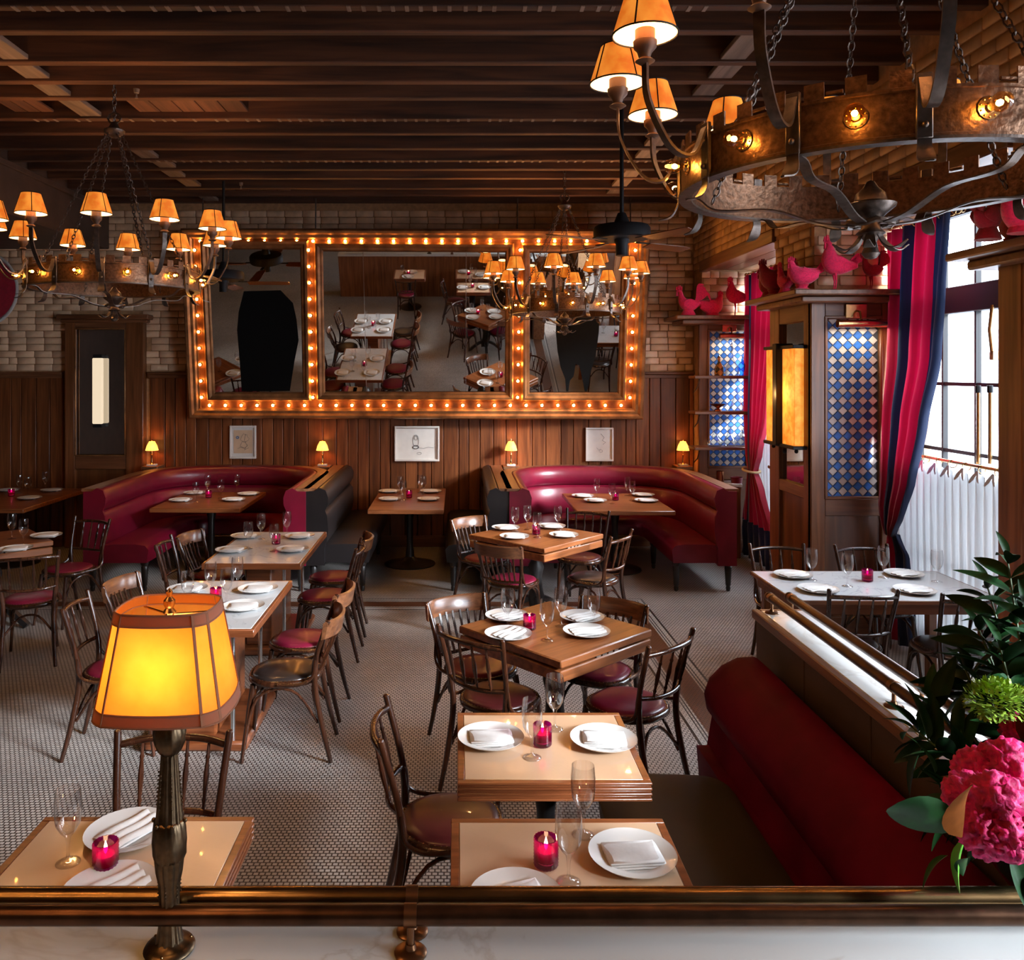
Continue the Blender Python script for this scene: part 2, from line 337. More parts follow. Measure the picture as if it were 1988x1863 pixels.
# ---------------------------------------------------------------- mesh builder
class MB:
    def __init__(s): s.v = []; s.f = []
    def add(s, vs, fs):
        k = len(s.v); s.v += [tuple(v) for v in vs]; s.f += [tuple(i + k for i in f) for f in fs]; return s
    def box(s, x0, x1, y0, y1, z0, z1, bev=0.0):
        if bev <= 0:
            return s.add([(x0, y0, z0), (x1, y0, z0), (x1, y1, z0), (x0, y1, z0), (x0, y0, z1), (x1, y0, z1), (x1, y1, z1), (x0, y1, z1)],
                  [(0, 3, 2, 1), (4, 5, 6, 7), (0, 1, 5, 4), (1, 2, 6, 5), (2, 3, 7, 6), (3, 0, 4, 7)])
        b = bev
        rings = [(b, z0), (0, z0 + b), (0, z1 - b), (b, z1)]
        vs = []
        for (i, z) in rings:
            X0, X1, Y0, Y1 = x0 + i, x1 - i, y0 + i, y1 - i
            c = b if i == 0 else 0.0
            vs += [(X0 + c, Y0, z), (X1 - c, Y0, z), (X1, Y0 + c, z), (X1, Y1 - c, z), (X1 - c, Y1, z), (X0 + c, Y1, z), (X0, Y1 - c, z), (X0, Y0 + c, z)]
        fs = [tuple(range(7, -1, -1)), tuple(range(24, 32))]
        for r in range(3):
            for k in range(8): fs.append((r * 8 + k, r * 8 + (k + 1) % 8, (r + 1) * 8 + (k + 1) % 8, (r + 1) * 8 + k))
        return s.add(vs, fs)
    def lathe(s, prof, n=16, c=(0, 0, 0), sx=1.0, sy=1.0, mod=None, closed=False):
        vs = []
        for (r, z) in prof:
            for k in range(n):
                a = 2 * PI * k / n
                q = r * (mod(a, z) if mod else 1)
                vs.append((c[0] + q * math.cos(a) * sx, c[1] + q * math.sin(a) * sy, c[2] + z))
        fs = []
        m = len(prof)
        for r in range(m - 1 if not closed else m):
            r2 = (r + 1) % m
            for k in range(n): fs.append((r * n + k, r * n + (k + 1) % n, r2 * n + (k + 1) % n, r2 * n + k))
        if not closed:
            if prof[0][0] > 1e-4: fs.append(tuple(range(n - 1, -1, -1)))
            if prof[-1][0] > 1e-4: fs.append(tuple(range((m - 1) * n, m * n)))
        return s.add(vs, fs)
    def tube(s, pts, r, n=8, closed=False, flat=None, up=None):
        """sweep a round (or flat w x h) section along pts; r a number or a list"""
        P = [Vector(p) for p in pts]; m = len(P)
        rs = r if isinstance(r, (list, tuple)) else [r] * m
        T = []
        for i in range(m):
            a = P[(i - 1) % m] if (closed or i > 0) else P[0]
            b = P[(i + 1) % m] if (closed or i < m - 1) else P[-1]
            t = (b - a); T.append(t.normalized() if t.length > 1e-9 else Vector((0, 0, 1)))
        u = Vector(up) if up else (Vector((0, 0, 1)) if abs(T[0].z) < 0.9 else Vector((1, 0, 0)))
        nrm = (u - T[0] * u.dot(T[0])).normalized()
        vs = []
        for i in range(m):
            if up: nrm = (Vector(up) - T[i] * Vector(up).dot(T[i]))
            else: nrm = nrm - T[i] * nrm.dot(T[i])
            nrm = nrm.normalized() if nrm.length > 1e-6 else Vector((1, 0, 0))
            bn = T[i].cross(nrm)
            if flat:
                w, h = flat
                sc = rs[i] if r is not None and isinstance(r, (list, tuple)) else 1.0
                for (a, b) in ((-1, -1), (1, -1), (1, 1), (-1, 1)): vs.append(P[i] + bn * (a * w / 2 * sc) + nrm * (b * h / 2))
            else:
                for k in range(n):
                    a = 2 * PI * k / n
                    vs.append(P[i] + (nrm * math.cos(a) + bn * math.sin(a)) * rs[i])
        if flat: n = 4
        fs = []
        for i in range(m if closed else m - 1):
            j = (i + 1) % m
            for k in range(n): fs.append((i * n + k, i * n + (k + 1) % n, j * n + (k + 1) % n, j * n + k))
        if not closed:
            fs.append(tuple(range(n - 1, -1, -1))); fs.append(tuple(range((m - 1) * n, m * n)))
        return s.add(vs, fs)
    def bar(s, a, b, w, h, up=(0, 0, 1)): return s.tube([a, b], 1.0, flat=(w, h), up=up)
    def ball(s, c, r, n=8, m=5, sz=1.0):
        return s.lathe([(r * math.sin(PI * i / m) if 0 < i < m else 0.00005, -r * sz * math.cos(PI * i / m)) for i in range(m + 1)], n, c)
    def loft(s, rings, cap=True):
        n = len(rings[0]); vs = [v for r in rings for v in r]; fs = []
        for i in range(len(rings) - 1):
            for k in range(n): fs.append((i * n + k, i * n + (k + 1) % n, (i + 1) * n + (k + 1) % n, (i + 1) * n + k))
        if cap: fs.append(tuple(range(n - 1, -1, -1))); fs.append(tuple(range((len(rings) - 1) * n, len(rings) * n)))
        return s.add(vs, fs)
    def grid(s, fn, nu, nv, closed_u=False):
        vs = [fn(i / (nu if closed_u else nu - 1), j / (nv - 1)) for j in range(nv) for i in range(nu)]
        fs = []
        for j in range(nv - 1):
            for i in range(nu if closed_u else nu - 1):
                i2 = (i + 1) % nu
                fs.append((j * nu + i, j * nu + i2, (j + 1) * nu + i2, (j + 1) * nu + i))
        return s.add(vs, fs)
    def xf(s, mat):
        s.v = [tuple(mat @ Vector(v)) for v in s.v]; return s
    def mesh(s, name, mat, smooth=True, angle=40):
        me = bpy.data.meshes.new(name); me.from_pydata(s.v, [], s.f)
        if isinstance(mat, (list, tuple)):
            for q in mat: me.materials.append(M[q])
        else: me.materials.append(M[mat])
        if smooth:
            me.shade_smooth(); me.set_sharp_from_angle(angle=math.radians(angle))
        return me
    def ob(s, name, mat, parent=None, smooth=True, angle=40, loc=None, rot=None):
        return obj(name, s.mesh(name, mat, smooth, angle), parent, loc, rot)
def obj(name, me, parent=None, loc=None, rot=None):
    o = bpy.data.objects.new(name, me); COL.objects.link(o)
    if parent: o.parent = parent
    if loc is not None: o.location = loc
    if rot is not None: o.rotation_euler = rot
    return o
def tag(o, label, cat, group=None, kind=None):
    o['label'] = label; o['category'] = cat
    if group: o['group'] = group
    if kind: o['kind'] = kind
    return o
def thing(name, label, cat, loc=(0, 0, 0), rz=0.0, group=None):
    o = bpy.data.objects.new(name, None); COL.objects.link(o)
    o.location = loc; o.rotation_euler = (0, 0, rz); o.empty_display_size = 0.1
    return tag(o, label, cat, group)
def struct(o): o['kind'] = 'structure'; return o
KIDS = {}
def reg(root):
    """remember a prototype's tree so that copies need no searching"""
    def kids(o): return [(c, kids(c)) for c in bpy.data.objects if c.parent == o]
    KIDS[root.name] = kids(root); return root
def clone(root, loc, rz=0.0, label=None, group=None, scale=None, swap=None, cat=None):
    c = root.copy(); COL.objects.link(c); c.location = loc; c.rotation_euler = (0, 0, rz)
    if label: c['label'] = label
    if group: c['group'] = group
    if cat: c['category'] = cat
    if scale: c.scale = (scale,) * 3
    def rec(src, dst):
        for (k, sub) in src:
            d = k.copy(); COL.objects.link(d); d.parent = dst
            if swap and k.data and k.data.name.split('.')[0] in swap: d.data = swap[k.data.name.split('.')[0]]
            rec(sub, d)
    rec(KIDS[root.name], c)
    return c
USED = set()
def place(proto, loc, rz, label, group=None, swap=None, scale=None):
    """the first placing moves the prototype itself, later ones copy it"""
    if proto.name not in USED and not swap:
        USED.add(proto.name); proto.location = loc; proto.rotation_euler = (0, 0, rz); proto['label'] = label
        if group: proto['group'] = group
        if scale: proto.scale = (scale,) * 3
        return proto
    return clone(proto, loc, rz, label, group, scale, swap)
# ================================================================ SETTING
XR, YB, CEIL = 2.985, 10.36, 4.25
fl = struct(MB().add([(-7.5, -3, 0), (4.0, -3, 0), (4.0, YB + .1, 0), (-7.5, YB + .1, 0), (-7.5, -3, -.1), (4.0, -3, -.1), (4.0, YB + .1, -.1), (-7.5, YB + .1, -.1)],
                     [(0, 1, 2, 3), (7, 6, 5, 4), (0, 4, 5, 1), (1, 5, 6, 2), (2, 6, 7, 3), (3, 7, 4, 0)]).ob('floor', 'floor', smooth=False))
ceil = struct(MB().box(-7.5, 4.0, -3, YB + .1, CEIL + .30, CEIL + .38).ob('ceiling', 'darkwall', smooth=False))
for i, py in enumerate((-160, -100, -42, 15, 65, 124, 160, 193, 232, 261, 289, 312, 330, 348, 366, 380, 394)):
    d = 2.05 * F / (CY - py)
    w = 0.07
    MB().box(-4.36, XR, d - w / 2, d + w / 2, CEIL + random.uniform(-.006, .006), CEIL + .30, 0.006).ob('joist', 'joist', ceil, angle=30)
jd = [2.05 * F / (CY - py) for py in (15, 65, 124, 160, 193, 232, 261, 289, 312, 330, 348, 366, 380, 394)]
for i in range(len(jd) - 1):
    for xc, on in ((-2.95, i in (1, 2, 3, 4, 7, 8, 9, 10, 12)), (1.83, i in (1, 2, 3, 6, 7, 9, 10, 11))):
        if on:
            xx = xc + random.uniform(-.03, .03)
            MB().box(xx - .085, xx + .085, jd[i] + .036, jd[i + 1] - .036, CEIL + .015, CEIL + .05, 0.004).ob('blocking', 'block', ceil)
def infill(i, px0, px1, n):
    y0, y1 = jd[i] + .036, jd[i + 1] - .036; dm = (y0 + y1) / 2
    x0, x1 = X(px0, dm), X(px1, dm); w = (x1 - x0) / n
    for k in range(n):
        MB().box(x0 + k * w + .004, x0 + (k + 1) * w - .004, y0, y1, CEIL + .05, CEIL + .07, 0.003).ob('plank', 'deck', ceil)
infill(4, 250, 470, 5); infill(4, 0, 80, 3); infill(11, 205, 345, 4); infill(11, 425, 560, 5)
for k in range(24):   # deck boards above the joists
    x0 = -4.36 + k * .306
    MB().box(x0 + .005, x0 + .30, -3, YB, CEIL + .27, CEIL + .30).ob('plank', 'deck', ceil, smooth=False)
mk = MB()  # rows of thin pale strips under three joists
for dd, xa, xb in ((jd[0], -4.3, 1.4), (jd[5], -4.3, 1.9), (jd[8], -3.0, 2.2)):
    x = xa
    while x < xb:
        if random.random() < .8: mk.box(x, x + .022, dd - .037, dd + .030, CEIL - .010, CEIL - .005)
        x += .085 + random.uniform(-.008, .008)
o = mk.ob('pale_strip', 'block', ceil, smooth=False); o['kind'] = 'stuff'
# bulkhead on the left
b_ = struct(MB().box(-7.5, -4.36, -3, YB, 3.73, CEIL + .3, 0.01).ob('trim_bulkhead', 'bulkhead')); b_['label'] = 'dark bronze painted bulkhead along the upper left'
MB().box(-4.40, -4.33, -3, YB, CEIL - .07, CEIL - .01, 0.008).ob('edge_strip', 'bulkhead', b_)
# walls
wb = struct(MB().box(-7.5, 4.0, YB, YB + .12, 0, CEIL + .38).ob('wall_back', 'mortar', smooth=False))
wlft = struct(MB().box(-7.6, -7.5, -3, YB, 0, CEIL + .38).ob('wall_left', 'plaster', smooth=False))
wf = struct(MB().box(-7.6, 4.0, -3.1, -3, 0, CEIL + .38).ob('wall_front', 'darkwall', smooth=False))
XO = 3.95
wr = MB()
wr.box(XR, XO, -3, YB, 3.45, CEIL + .38)
for (y0, y1) in ((10.02, YB), (6.87, 7.70), (3.2, 4.42), (-3, -0.2)): wr.box(XR, XO, y0, y1, 0, 3.45)
for (y0, y1) in ((7.70, 10.02), (4.42, 6.87), (-0.2, 3.2)): wr.box(3.80, XO, y0, y1, 0, .18)
wr = struct(wr.ob('wall_right', 'mortar', smooth=False))
# bricks
BL, BH, BT = 0.215, 0.076, 0.014
bm_mesh = {}
for nm in ('brick', 'brickw'):
    for q, L in (('f', BL), ('h', BL * .47), ('s', BL * .72)):
        bm_mesh[nm, q] = MB().box(-L / 2, L / 2, -BT, BT * .6, -BH / 2, BH / 2, 0.006).mesh('brick', nm, angle=60)
def bricks(parent, p0, u, length, z0, z1, mat, holes=(), cap=300, counter=[0]):
    """courses of bricks on a wall face; u is the running direction, the face looks to the right-hand normal"""
    rot = math.atan2(u[1], u[0]); rows = int((z1 - z0) / .084); spots = []
    for r in range(rows):
        z = z0 + .042 + r * .084; s = -(r % 2) * .112 - random.uniform(0, .02)
        while s < length:
            q, L = 'f', BL
            if random.random() < .10: q, L = 'h', BL * .47
            a, b = s, s + L; s = b + .009
            if b > length or a < 0:
                a, b = max(a, 0), min(b, length)
                if b - a < .09: continue
                q, L = ('h', BL * .47) if b - a < .15 else ('s', BL * .72) if b - a < BL * .98 else ('f', BL)
                L = min(L, b - a + .004)
            m = (a + b) / 2
            if any(h[0] - .02 < m < h[1] + .02 and h[2] < z < h[3] for h in holes): continue
            spots.append((m, z, q))
    return [(parent, (p0[0] + u[0] * m, p0[1] + u[1] * m, z), rot, (mat, q)) for (m, z, q) in spots]
def lay(spots, cap):
    parent = spots[0][0]
    for i, (p, loc, rot, key) in enumerate(spots[:cap]):
        o = obj('brick', bm_mesh[key], p, (loc[0], loc[1], loc[2]), (random.uniform(-.012, .012), 0, rot + random.uniform(-.012, .012)))
    if len(spots) > cap:
        rest = {}
        for (p, loc, rot, key) in spots[cap:]:
            mb = rest.setdefault(key[0], MB()); me = bm_mesh[key]
            mat = Matrix.Translation(loc) @ Matrix.Rotation(rot, 4, 'Z')
            mb.add([mat @ v.co for v in me.vertices], [tuple(f.vertices) for f in me.polygons])
        for k, mb in rest.items():
            o = mb.ob('brickwork', k, parent, angle=60); o['kind'] = 'stuff'
sb = bricks(wb, (-5.95, YB - .002), (1, 0), 8.92, 2.20, 4.28, 'brick', holes=((2.60, 8.25, 1.5, 3.75), (1.05, 2.05, 0, 2.92)))
sb.sort(key=lambda s: abs(s[1][0] - 2.6) if s[1][0] > 1.8 else 5 + abs(s[1][2] - 3.0) + (0 if s[1][0] < -3.3 else 3))
lay(sb, 300)
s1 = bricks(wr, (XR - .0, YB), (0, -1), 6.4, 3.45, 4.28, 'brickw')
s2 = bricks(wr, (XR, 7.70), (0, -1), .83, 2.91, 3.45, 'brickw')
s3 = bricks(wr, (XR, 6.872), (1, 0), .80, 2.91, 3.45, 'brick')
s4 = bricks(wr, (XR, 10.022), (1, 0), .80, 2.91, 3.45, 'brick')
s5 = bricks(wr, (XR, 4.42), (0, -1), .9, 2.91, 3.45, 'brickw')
ss = s3 + s4 + s2 + s5 + s1
lay(ss, 300)
# wainscot boards, one by one
x = -7.48
while x < XR - .02:
    w = random.choice((.125, .14, .155, .17, .19)); w = min(w, XR - .01 - x)
    if w > .05 and not (-4.93 < x + w / 2 < -3.86):
        MB().box(x + .004, x + w - .004, YB - .030 - random.uniform(0, .004), YB, 0.12, 2.13, 0.005).ob('plank', 'plank', wb)
    x += w
for (a, b) in ((-7.48, -4.93), (-3.86, XR - .01)):
    t = struct(MB().box(a, b, YB - .05, YB, 0, .14, .008).ob('baseboard_back', 'trim'))
    t = struct(MB().box(a, b, YB - .055, YB, 2.11, 2.155, .006).box(a, b, YB - .085, YB, 2.155, 2.19, .008).ob('trim_1', 'trim'))
# soffit boards over the windows (wood lining)
for k, (y0, y1) in enumerate(((7.70, 10.02), (4.42, 6.87), (-0.2, 3.2))):
    t = struct(MB().box(XR - .035, XR + .06, y0, y1, 3.40, 3.53, .008).ob('trim_2', 'trimy'))
    for j in range(4):
        a = XR + .06 + j * .19
        MB().box(a + .003, a + .187, y0 + .005, y1 - .005, 3.425, 3.45, .004).ob('plank', 'trimy', t)
# windows: dark steel frames with panes
def window(n, y0, y1):
    w = struct(MB().box(3.80, 3.86, y0, y0 + .07, .18, 3.45).box(3.80, 3.86, y1 - .07, y1, .18, 3.45).box(3.80, 3.86, y0, y1, .18, .26).box(3.80, 3.86, y0, y1, 3.38, 3.45)
               .box(3.77, 3.88, y0, y1, 2.64, 2.84, .006).ob('window_%d' % n, 'black', smooth=False))
    L = y1 - y0; nv = max(2, round(L / .40))
    for i in range(1, nv):
        y = y0 + L * i / nv; t = .022 if i % 3 else .05
        MB().box(3.81, 3.85, y - t / 2, y + t / 2, .26, 3.38).ob('mullion', 'black', w, smooth=False)
    for z in (.85, 1.585, 2.10):
        MB().box(3.815, 3.845, y0 + .07, y1 - .07, z - .014, z + .014).ob('muntin', 'black', w, smooth=False)
    for i in range(nv):
        a, b = y0 + L * i / nv + .012, y0 + L * (i + 1) / nv - .012
        for (z0, z1) in ((.26, .836), (.864, 1.571), (1.599, 2.086), (2.114, 2.64), (2.84, 3.38)):
            MB().add([(3.83, a, z0), (3.83, b, z0), (3.83, b, z1), (3.83, a, z1)], [(0, 1, 2, 3)]).ob('pane', 'pane', w, smooth=False)
    return w
w1 = window(1, 7.70, 10.02); w2 = window(2, 4.42, 6.87); w3 = window(3, -0.2, 3.2)
# casement stay bars of window 2: brass rods
for px in (1899, 1922):
    d = 3.74 * F / (px - CX)
    MB().tube([(3.74, d, Z(752, d)), (3.74, d, Z(900, d))], .013).ob('casement_rod', 'brass', w2)
    MB().tube([(3.74, d, Z(748, d)), (3.74, d, Z(762, d))], .019).ob('rod_cap', 'black', w2)
d = 3.74 * F / (1932 - CX)
MB().tube([(3.72, d, Z(592, d)), (3.70, d, Z(640, d)), (3.72, d, Z(690, d))], .012).box(3.71, 3.76, d - .02, d + .02, Z(690, d) - .03, Z(690, d) + .03, .004).ob('window_latch', 'brass', w2)
# street outside
struct(MB().box(4.0, 30, -20, 40, -.2, -.15).ob('ground_street', 'street', smooth=False))
fac = thing('building', 'pale overexposed facade seen through the street window', 'building', (16, 12, 0))
MB().box(0, 1, -14, 16, -.2, 5.2).ob('wall', 'outpaint', fac, smooth=False)
MB().box(-.25, 0, -14, 16, 3.4, 3.65).ob('cornice', 'outpaint', fac, smooth=False)
for k in range(9):
    MB().box(-.06, 0.02, -12.5 + k * 3, -11 + k * 3, .6, 2.9).ob('window', 'outglass', fac, smooth=False)
# ================================================================ PILASTERS (cases of stained wood with tile panels)
tile_me = {}
S_ = .0585 / 2 * math.sqrt(2) - .002
for nm in ('tile_b', 'tile_w'):
    b = .004
    tile_me[nm] = MB().add([(0, 0, -S_), (S_, 0, 0), (0, 0, S_), (-S_, 0, 0), (0, -.007, -S_ + b), (S_ - b, -.007, 0), (0, -.007, S_ - b), (-S_ + b, -.007, 0)],
                           [(4, 5, 6, 7), (0, 1, 5, 4), (1, 2, 6, 5), (2, 3, 7, 6), (3, 0, 4, 7)]).mesh('tile', nm, smooth=False)
def tiles(parent, x0, x1, z0, z1, y):
    MB().box(x0, x1, y, y + .02, z0, z1).ob('grout_bed', 'grout', parent, smooth=False)
    p = .0835; r = 0; z = z0 + .02
    while z < z1:
        x = x0 + (p / 2 if r % 2 else 0) + .01
        while x < x1 + .02:
            if x - S_ > x0 - .035 and x + S_ < x1 + .035 and z + S_ < z1 + .04:
                obj('tile', tile_me['tile_w' if r % 2 else 'tile_b'], parent, (x, y, z), (random.uniform(-.02, .02), random.uniform(-.02, .02), random.uniform(-.015, .015)))
            x += p
        z += p / 2; r += 1
def picture_light(name, label, x0, x1, y, z, grp):
    t = thing(name, label, 'picture light', ((x0 + x1) / 2, y, z), 0, grp)
    h = (x1 - x0) / 2
    MB().tube([(-h, -.10, 0), (h, -.10, 0)], .032, n=14).ob('light_tube', 'brass', t)
    MB().box(-.09, .09, -.015, .0, .05, .17, .006).ob('mounting_plate', 'brass', t)
    MB().tube([(0, -.01, .11), (0, -.07, .10), (0, -.10, .03)], .009).ob('bracket_arm', 'brass', t)
    light('picture_bulb', 'AREA', (0, -.10, -.034), 2.2, (1, .88, .72), (x1 - x0) * .9, (0, 0, 0), t, .03)
    return t
# pilaster 2 (between the two windows)
def case(label, ya, yb, x0, tx0, tx1, tz0, tz1, yf):
    t = thing('panelled_pilaster', label, 'wood panelling', (0, 0, 0))
    P = lambda nm, m, *a, **k: MB().box(*a, k.get('bev', .006)).ob(nm, m, t)
    P('stile', 'trimv', x0 - .05, tx0 - .02, yf - .05, yf + .01, 0.0, 2.80)
    P('stile', 'trimv', tx1 + .02, 3.78, yf - .05, yf + .01, 0.0, 2.80)
    P('rail', 'trim', tx0 - .021, tx1 + .021, yf - .045, yf + .01, tz1, 2.80)
    P('rail', 'trim', tx0 - .021, tx1 + .021, yf - .045, yf + .01, tz0 - .14, tz0)
    P('rail', 'trim', tx0 - .021, tx1 + .021, yf - .045, yf + .01, 0.0, .16)
    P('panel', 'burl', tx0 - .02, tx1 + .02, yf - .02, yf + .01, .15, tz0 - .13)
    for (a, b, c, e) in ((tx0 - .03, tx0, tz0, tz1), (tx1, tx1 + .03, tz0, tz1)): P('bead', 'trimv', a, b, yf - .058, yf - .03, c, e, bev=.008)
    for (z,) in ((tz0 - .005,), (tz1 - .02,)): P('bead', 'trim', tx0 - .03, tx1 + .03, yf - .058, yf - .03, z, z + .028, bev=.008)
    tiles(t, tx0, tx1, tz0, tz1, yf - .021)
    return t
p2 = case('wooden pilaster with tall blue and white tile panel beside the amber wall light', 6.85, 7.7, XR, X(1606, 6.83), X(1706, 6.83), 1.14, 2.65, 6.87)
p1 = case('wooden bay with blue and white tiles behind the glass decanters', 10.0, 10.3, XR, X(1378, 9.97), X(1448, 9.97), 1.03, 2.70, 10.02)
# left-facing side of pilaster 2 with its mirror
MB().box(XR - .05, XR, 7.50, 7.72, 0, 2.80, .006).ob('stile', 'trimv', p2)
MB().box(XR - .05, XR, 6.83, 6.97, 0, 2.80, .006).ob('stile', 'trimv', p2)
MB().box(XR - .045, XR, 6.96, 7.51, 2.62, 2.80, .006).ob('rail', 'trimy', p2)
MB().box(XR - .045, XR, 6.96, 7.51, 1.12, 1.22, .006).ob('rail', 'trimy', p2)
MB().box(XR - .02, XR, 6.96, 7.51, 0, 1.12, .004).ob('panel', 'burl', p2)
MB().box(XR - .012, XR, 6.96, 7.51, 1.22, 2.62).ob('mirror_glass', 'mirror', p2, smooth=False)
# capping shelves that carry the roosters
def capshelf(label, x0, x1, y0, y1, z):
    t = thing('cornice_shelf', label, 'shelf', ((x0 + x1) / 2, (y0 + y1) / 2, z), 0)
    cx, cy = (x0 + x1) / 2, (y0 + y1) / 2
    MB().box(x0 - cx, x1 - cx, y0 - cy, y1 - cy, -.045, 0, .008).ob('shelf_board', 'trimy', t)
    MB().box(x0 - cx + .09, x1 - cx, y0 - cy + .09, y1 - cy - .05, -.10, -.045, .012).ob('cornice_moulding', 'trim', t)
    return t
capshelf('stained shelf with a row of pink roosters above the tall tile panel', 2.72, 3.80, 6.62, 7.78, 2.86)
capshelf('stained shelf with three pink roosters above the decanter bay', 2.60, 3.72, 9.72, 10.34, 2.86)
capshelf('stained shelf with large roosters at the upper right edge', 2.76, 3.80, 3.3, 4.66, 2.86)
# pilaster 3: dark wood, seen edge-on at the right border
p3 = thing('panelled_pilaster', 'dark wooden pilaster at the right border beyond the flowers', 'wood panelling', (0, 0, 0))
MB().box(XR - .03, 3.80, 4.42, 4.46, 0, 2.80, .006).ob('panel', 'trimv', p3)
MB().box(XR - .05, XR, 4.28, 4.47, 0, 2.80, .006).ob('stile', 'trimv', p3)
MB().box(XR - .045, XR, 3.2, 4.29, 0, 2.80, .006).ob('panel', 'burl', p3)
# shelves of the decanter bay
for i, (py, lb) in enumerate(((729, 'narrow wooden shelf, topmost of the decanter shelves'), (798, 'narrow wooden shelf carrying the copper bowl'), (867, 'narrow wooden shelf carrying three crystal decanters'))):
    z = Z(py, 9.75)
    t = thing('decanter_shelf', lb, 'shelf', (3.16, 9.8, z), 0, 'decanter shelves')
    MB().box(-.36, .36, -.13, .15, -.035, 0, .005).ob('shelf_board', 'trim', t)
    MB().tube([(-.30, .12, -.20), (-.30, -.02, -.14), (-.30, -.11, -.035)], .008).ob('bracket', 'iron', t)
ldg = thing('window_ledge', 'pale ledge below the decanter shelves holding a red dish', 'ledge', (3.25, 9.82, 0))
MB().box(-.25, .10, -.17, .14, .84, .88, .006).ob('ledge_top', 'ledge', ldg)
MB().box(-.22, .09, -.14, .14, 0, .84).ob('ledge_cabinet', 'trimv', ldg, smooth=False)
# small side shelves on the window side of pilaster 2
for i, (py, lb) in enumerate(((703, 'short shelf end beside the amber wall light, upper'), (802, 'short shelf end beside the amber wall light, middle'), (905, 'short shelf end beside the amber wall light, lowest'))):
    z = Z(py, 7.85)
    t = thing('side_shelf', lb, 'shelf', (3.15, 7.85, z), 0, 'short shelves by the window')
    MB().box(-.15, .5, -.15, .10, -.03, 0, .006).ob('shelf_board', 'trim', t)
picture_light('picture_light', 'brass picture light above the tall tile panel', X(1628, 6.7), X(1722, 6.7), 6.82, Z(628, 6.72), 'brass picture lights')
picture_light('picture_light', 'brass picture light above the decanter bay', X(1398, 9.85), X(1446, 9.85), 9.97, Z(652, 9.87), 'brass picture lights')
# amber wall light on the side of pilaster 2
sc_ = thing('wall_sconce', 'tall amber glass wall light with black frame', 'wall light', (XR - .05, 7.22, 0))
for k, yy in enumerate((.19, -.18)):
    MB().box(-.10, -.02, yy - .13 + (0 if k else .02), yy + .13, 1.57, 2.39, .004).ob('glass_panel', 'sconceglass', sc_)
MB().box(-.15, 0, -.04, .05, 1.55, 2.44, .006).ob('centre_post', 'black', sc_)
MB().box(-.12, 0, -.33, .34, 2.39, 2.42, .004).ob('top_plate', 'black', sc_)
MB().box(-.12, 0, -.33, .34, 1.54, 1.57, .004).ob('bottom_plate', 'black', sc_)
MB().ball((-.06, -.25, 1.52), .018).ball((-.06, .25, 1.52), .018).ball((-.06, 0, 1.50), .022).ob('finial', 'black', sc_)
light('sconce_bulb', 'POINT', (-.2, 0, 2.0), 7, (1, .5, .16), .05, parent=sc_)
# engaged pier with tall mirror on the back wall, left
pm = thing('mirror_pier', 'wooden pier with a tall narrow mirror left of the lit mirror', 'mirror', (X(205, 10.2), YB - .03, 0))
D0 = 10.25
def hx(px): return X(px, D0) - X(205, 10.2)
MB().box(hx(127), hx(146), -.10, .03, 0, 2.82, .008).ob('stile', 'trimv', pm)
MB().box(hx(245), hx(279), -.10, .03, 0, 2.82, .008).ob('stile', 'trimv', pm)
MB().box(hx(146), hx(245), -.09, .03, Z(637, D0), 2.82, .006).ob('rail', 'trim', pm)
MB().box(hx(146), hx(245), -.09, .03, .98, Z(885, D0), .006).ob('rail', 'trim', pm)
MB().box(hx(146), hx(245), -.05, .03, 0, .98, .006).ob('panel', 'burl', pm)
MB().box(hx(114), hx(292), -.16, .03, 2.84, 2.90, .01).box(hx(120), hx(286), -.13, .03, 2.80, 2.84, .01).ob('cornice', 'trim', pm)
for (a, b) in ((146, 148.5), (242.5, 245)):
    MB().box(hx(a), hx(b), -.105, -.085, Z(885, D0), Z(637, D0), .004).ob('bead', 'gild', pm)
for (a, b) in ((637, 639.5), (882.5, 885)):
    MB().box(hx(146), hx(245), -.105, -.085, Z(b, D0), Z(a, D0), .004).ob('bead', 'gild', pm)
MB().box(hx(146), hx(245), -.05, -.03, Z(885, D0), Z(637, D0)).ob('mirror_glass', 'mirror', pm, smooth=False)
MB().box(hx(184), hx(203), -.16, -.10, Z(822, D0), Z(695, D0), .01).ob('reflected_lamp', 'tube', pm)  # reflection of a wall light, built as a glowing box before the glass
MB().box(hx(185), hx(202), -.15, -.05, Z(695, D0), Z(688, D0), .004).box(hx(185), hx(202), -.15, -.05, Z(829, D0), Z(822, D0), .004).ob('reflected_lamp_cap', 'black', pm)
# red disc at the left border of the back wall
rd = thing('wall_disc', 'large crimson oval wall plaque at the left border', 'wall plaque', (X(-45, 10.2), YB - .05, Z(560, 10.25)))
MB().tube([(.44 * math.cos(a), 0, .46 * math.sin(a)) for a in [2 * PI * k / 40 for k in range(40)]], .02, n=8, closed=True).ob('rim', 'linen', rd)
o = MB().lathe([(.0001, -.03), (.36, -.025), (.43, 0), (.43, .02)], 40).ob('disc_face', 'pinkd', rd); o.rotation_euler = (PI / 2, 0, 0); o.location = (0, .0, 0)
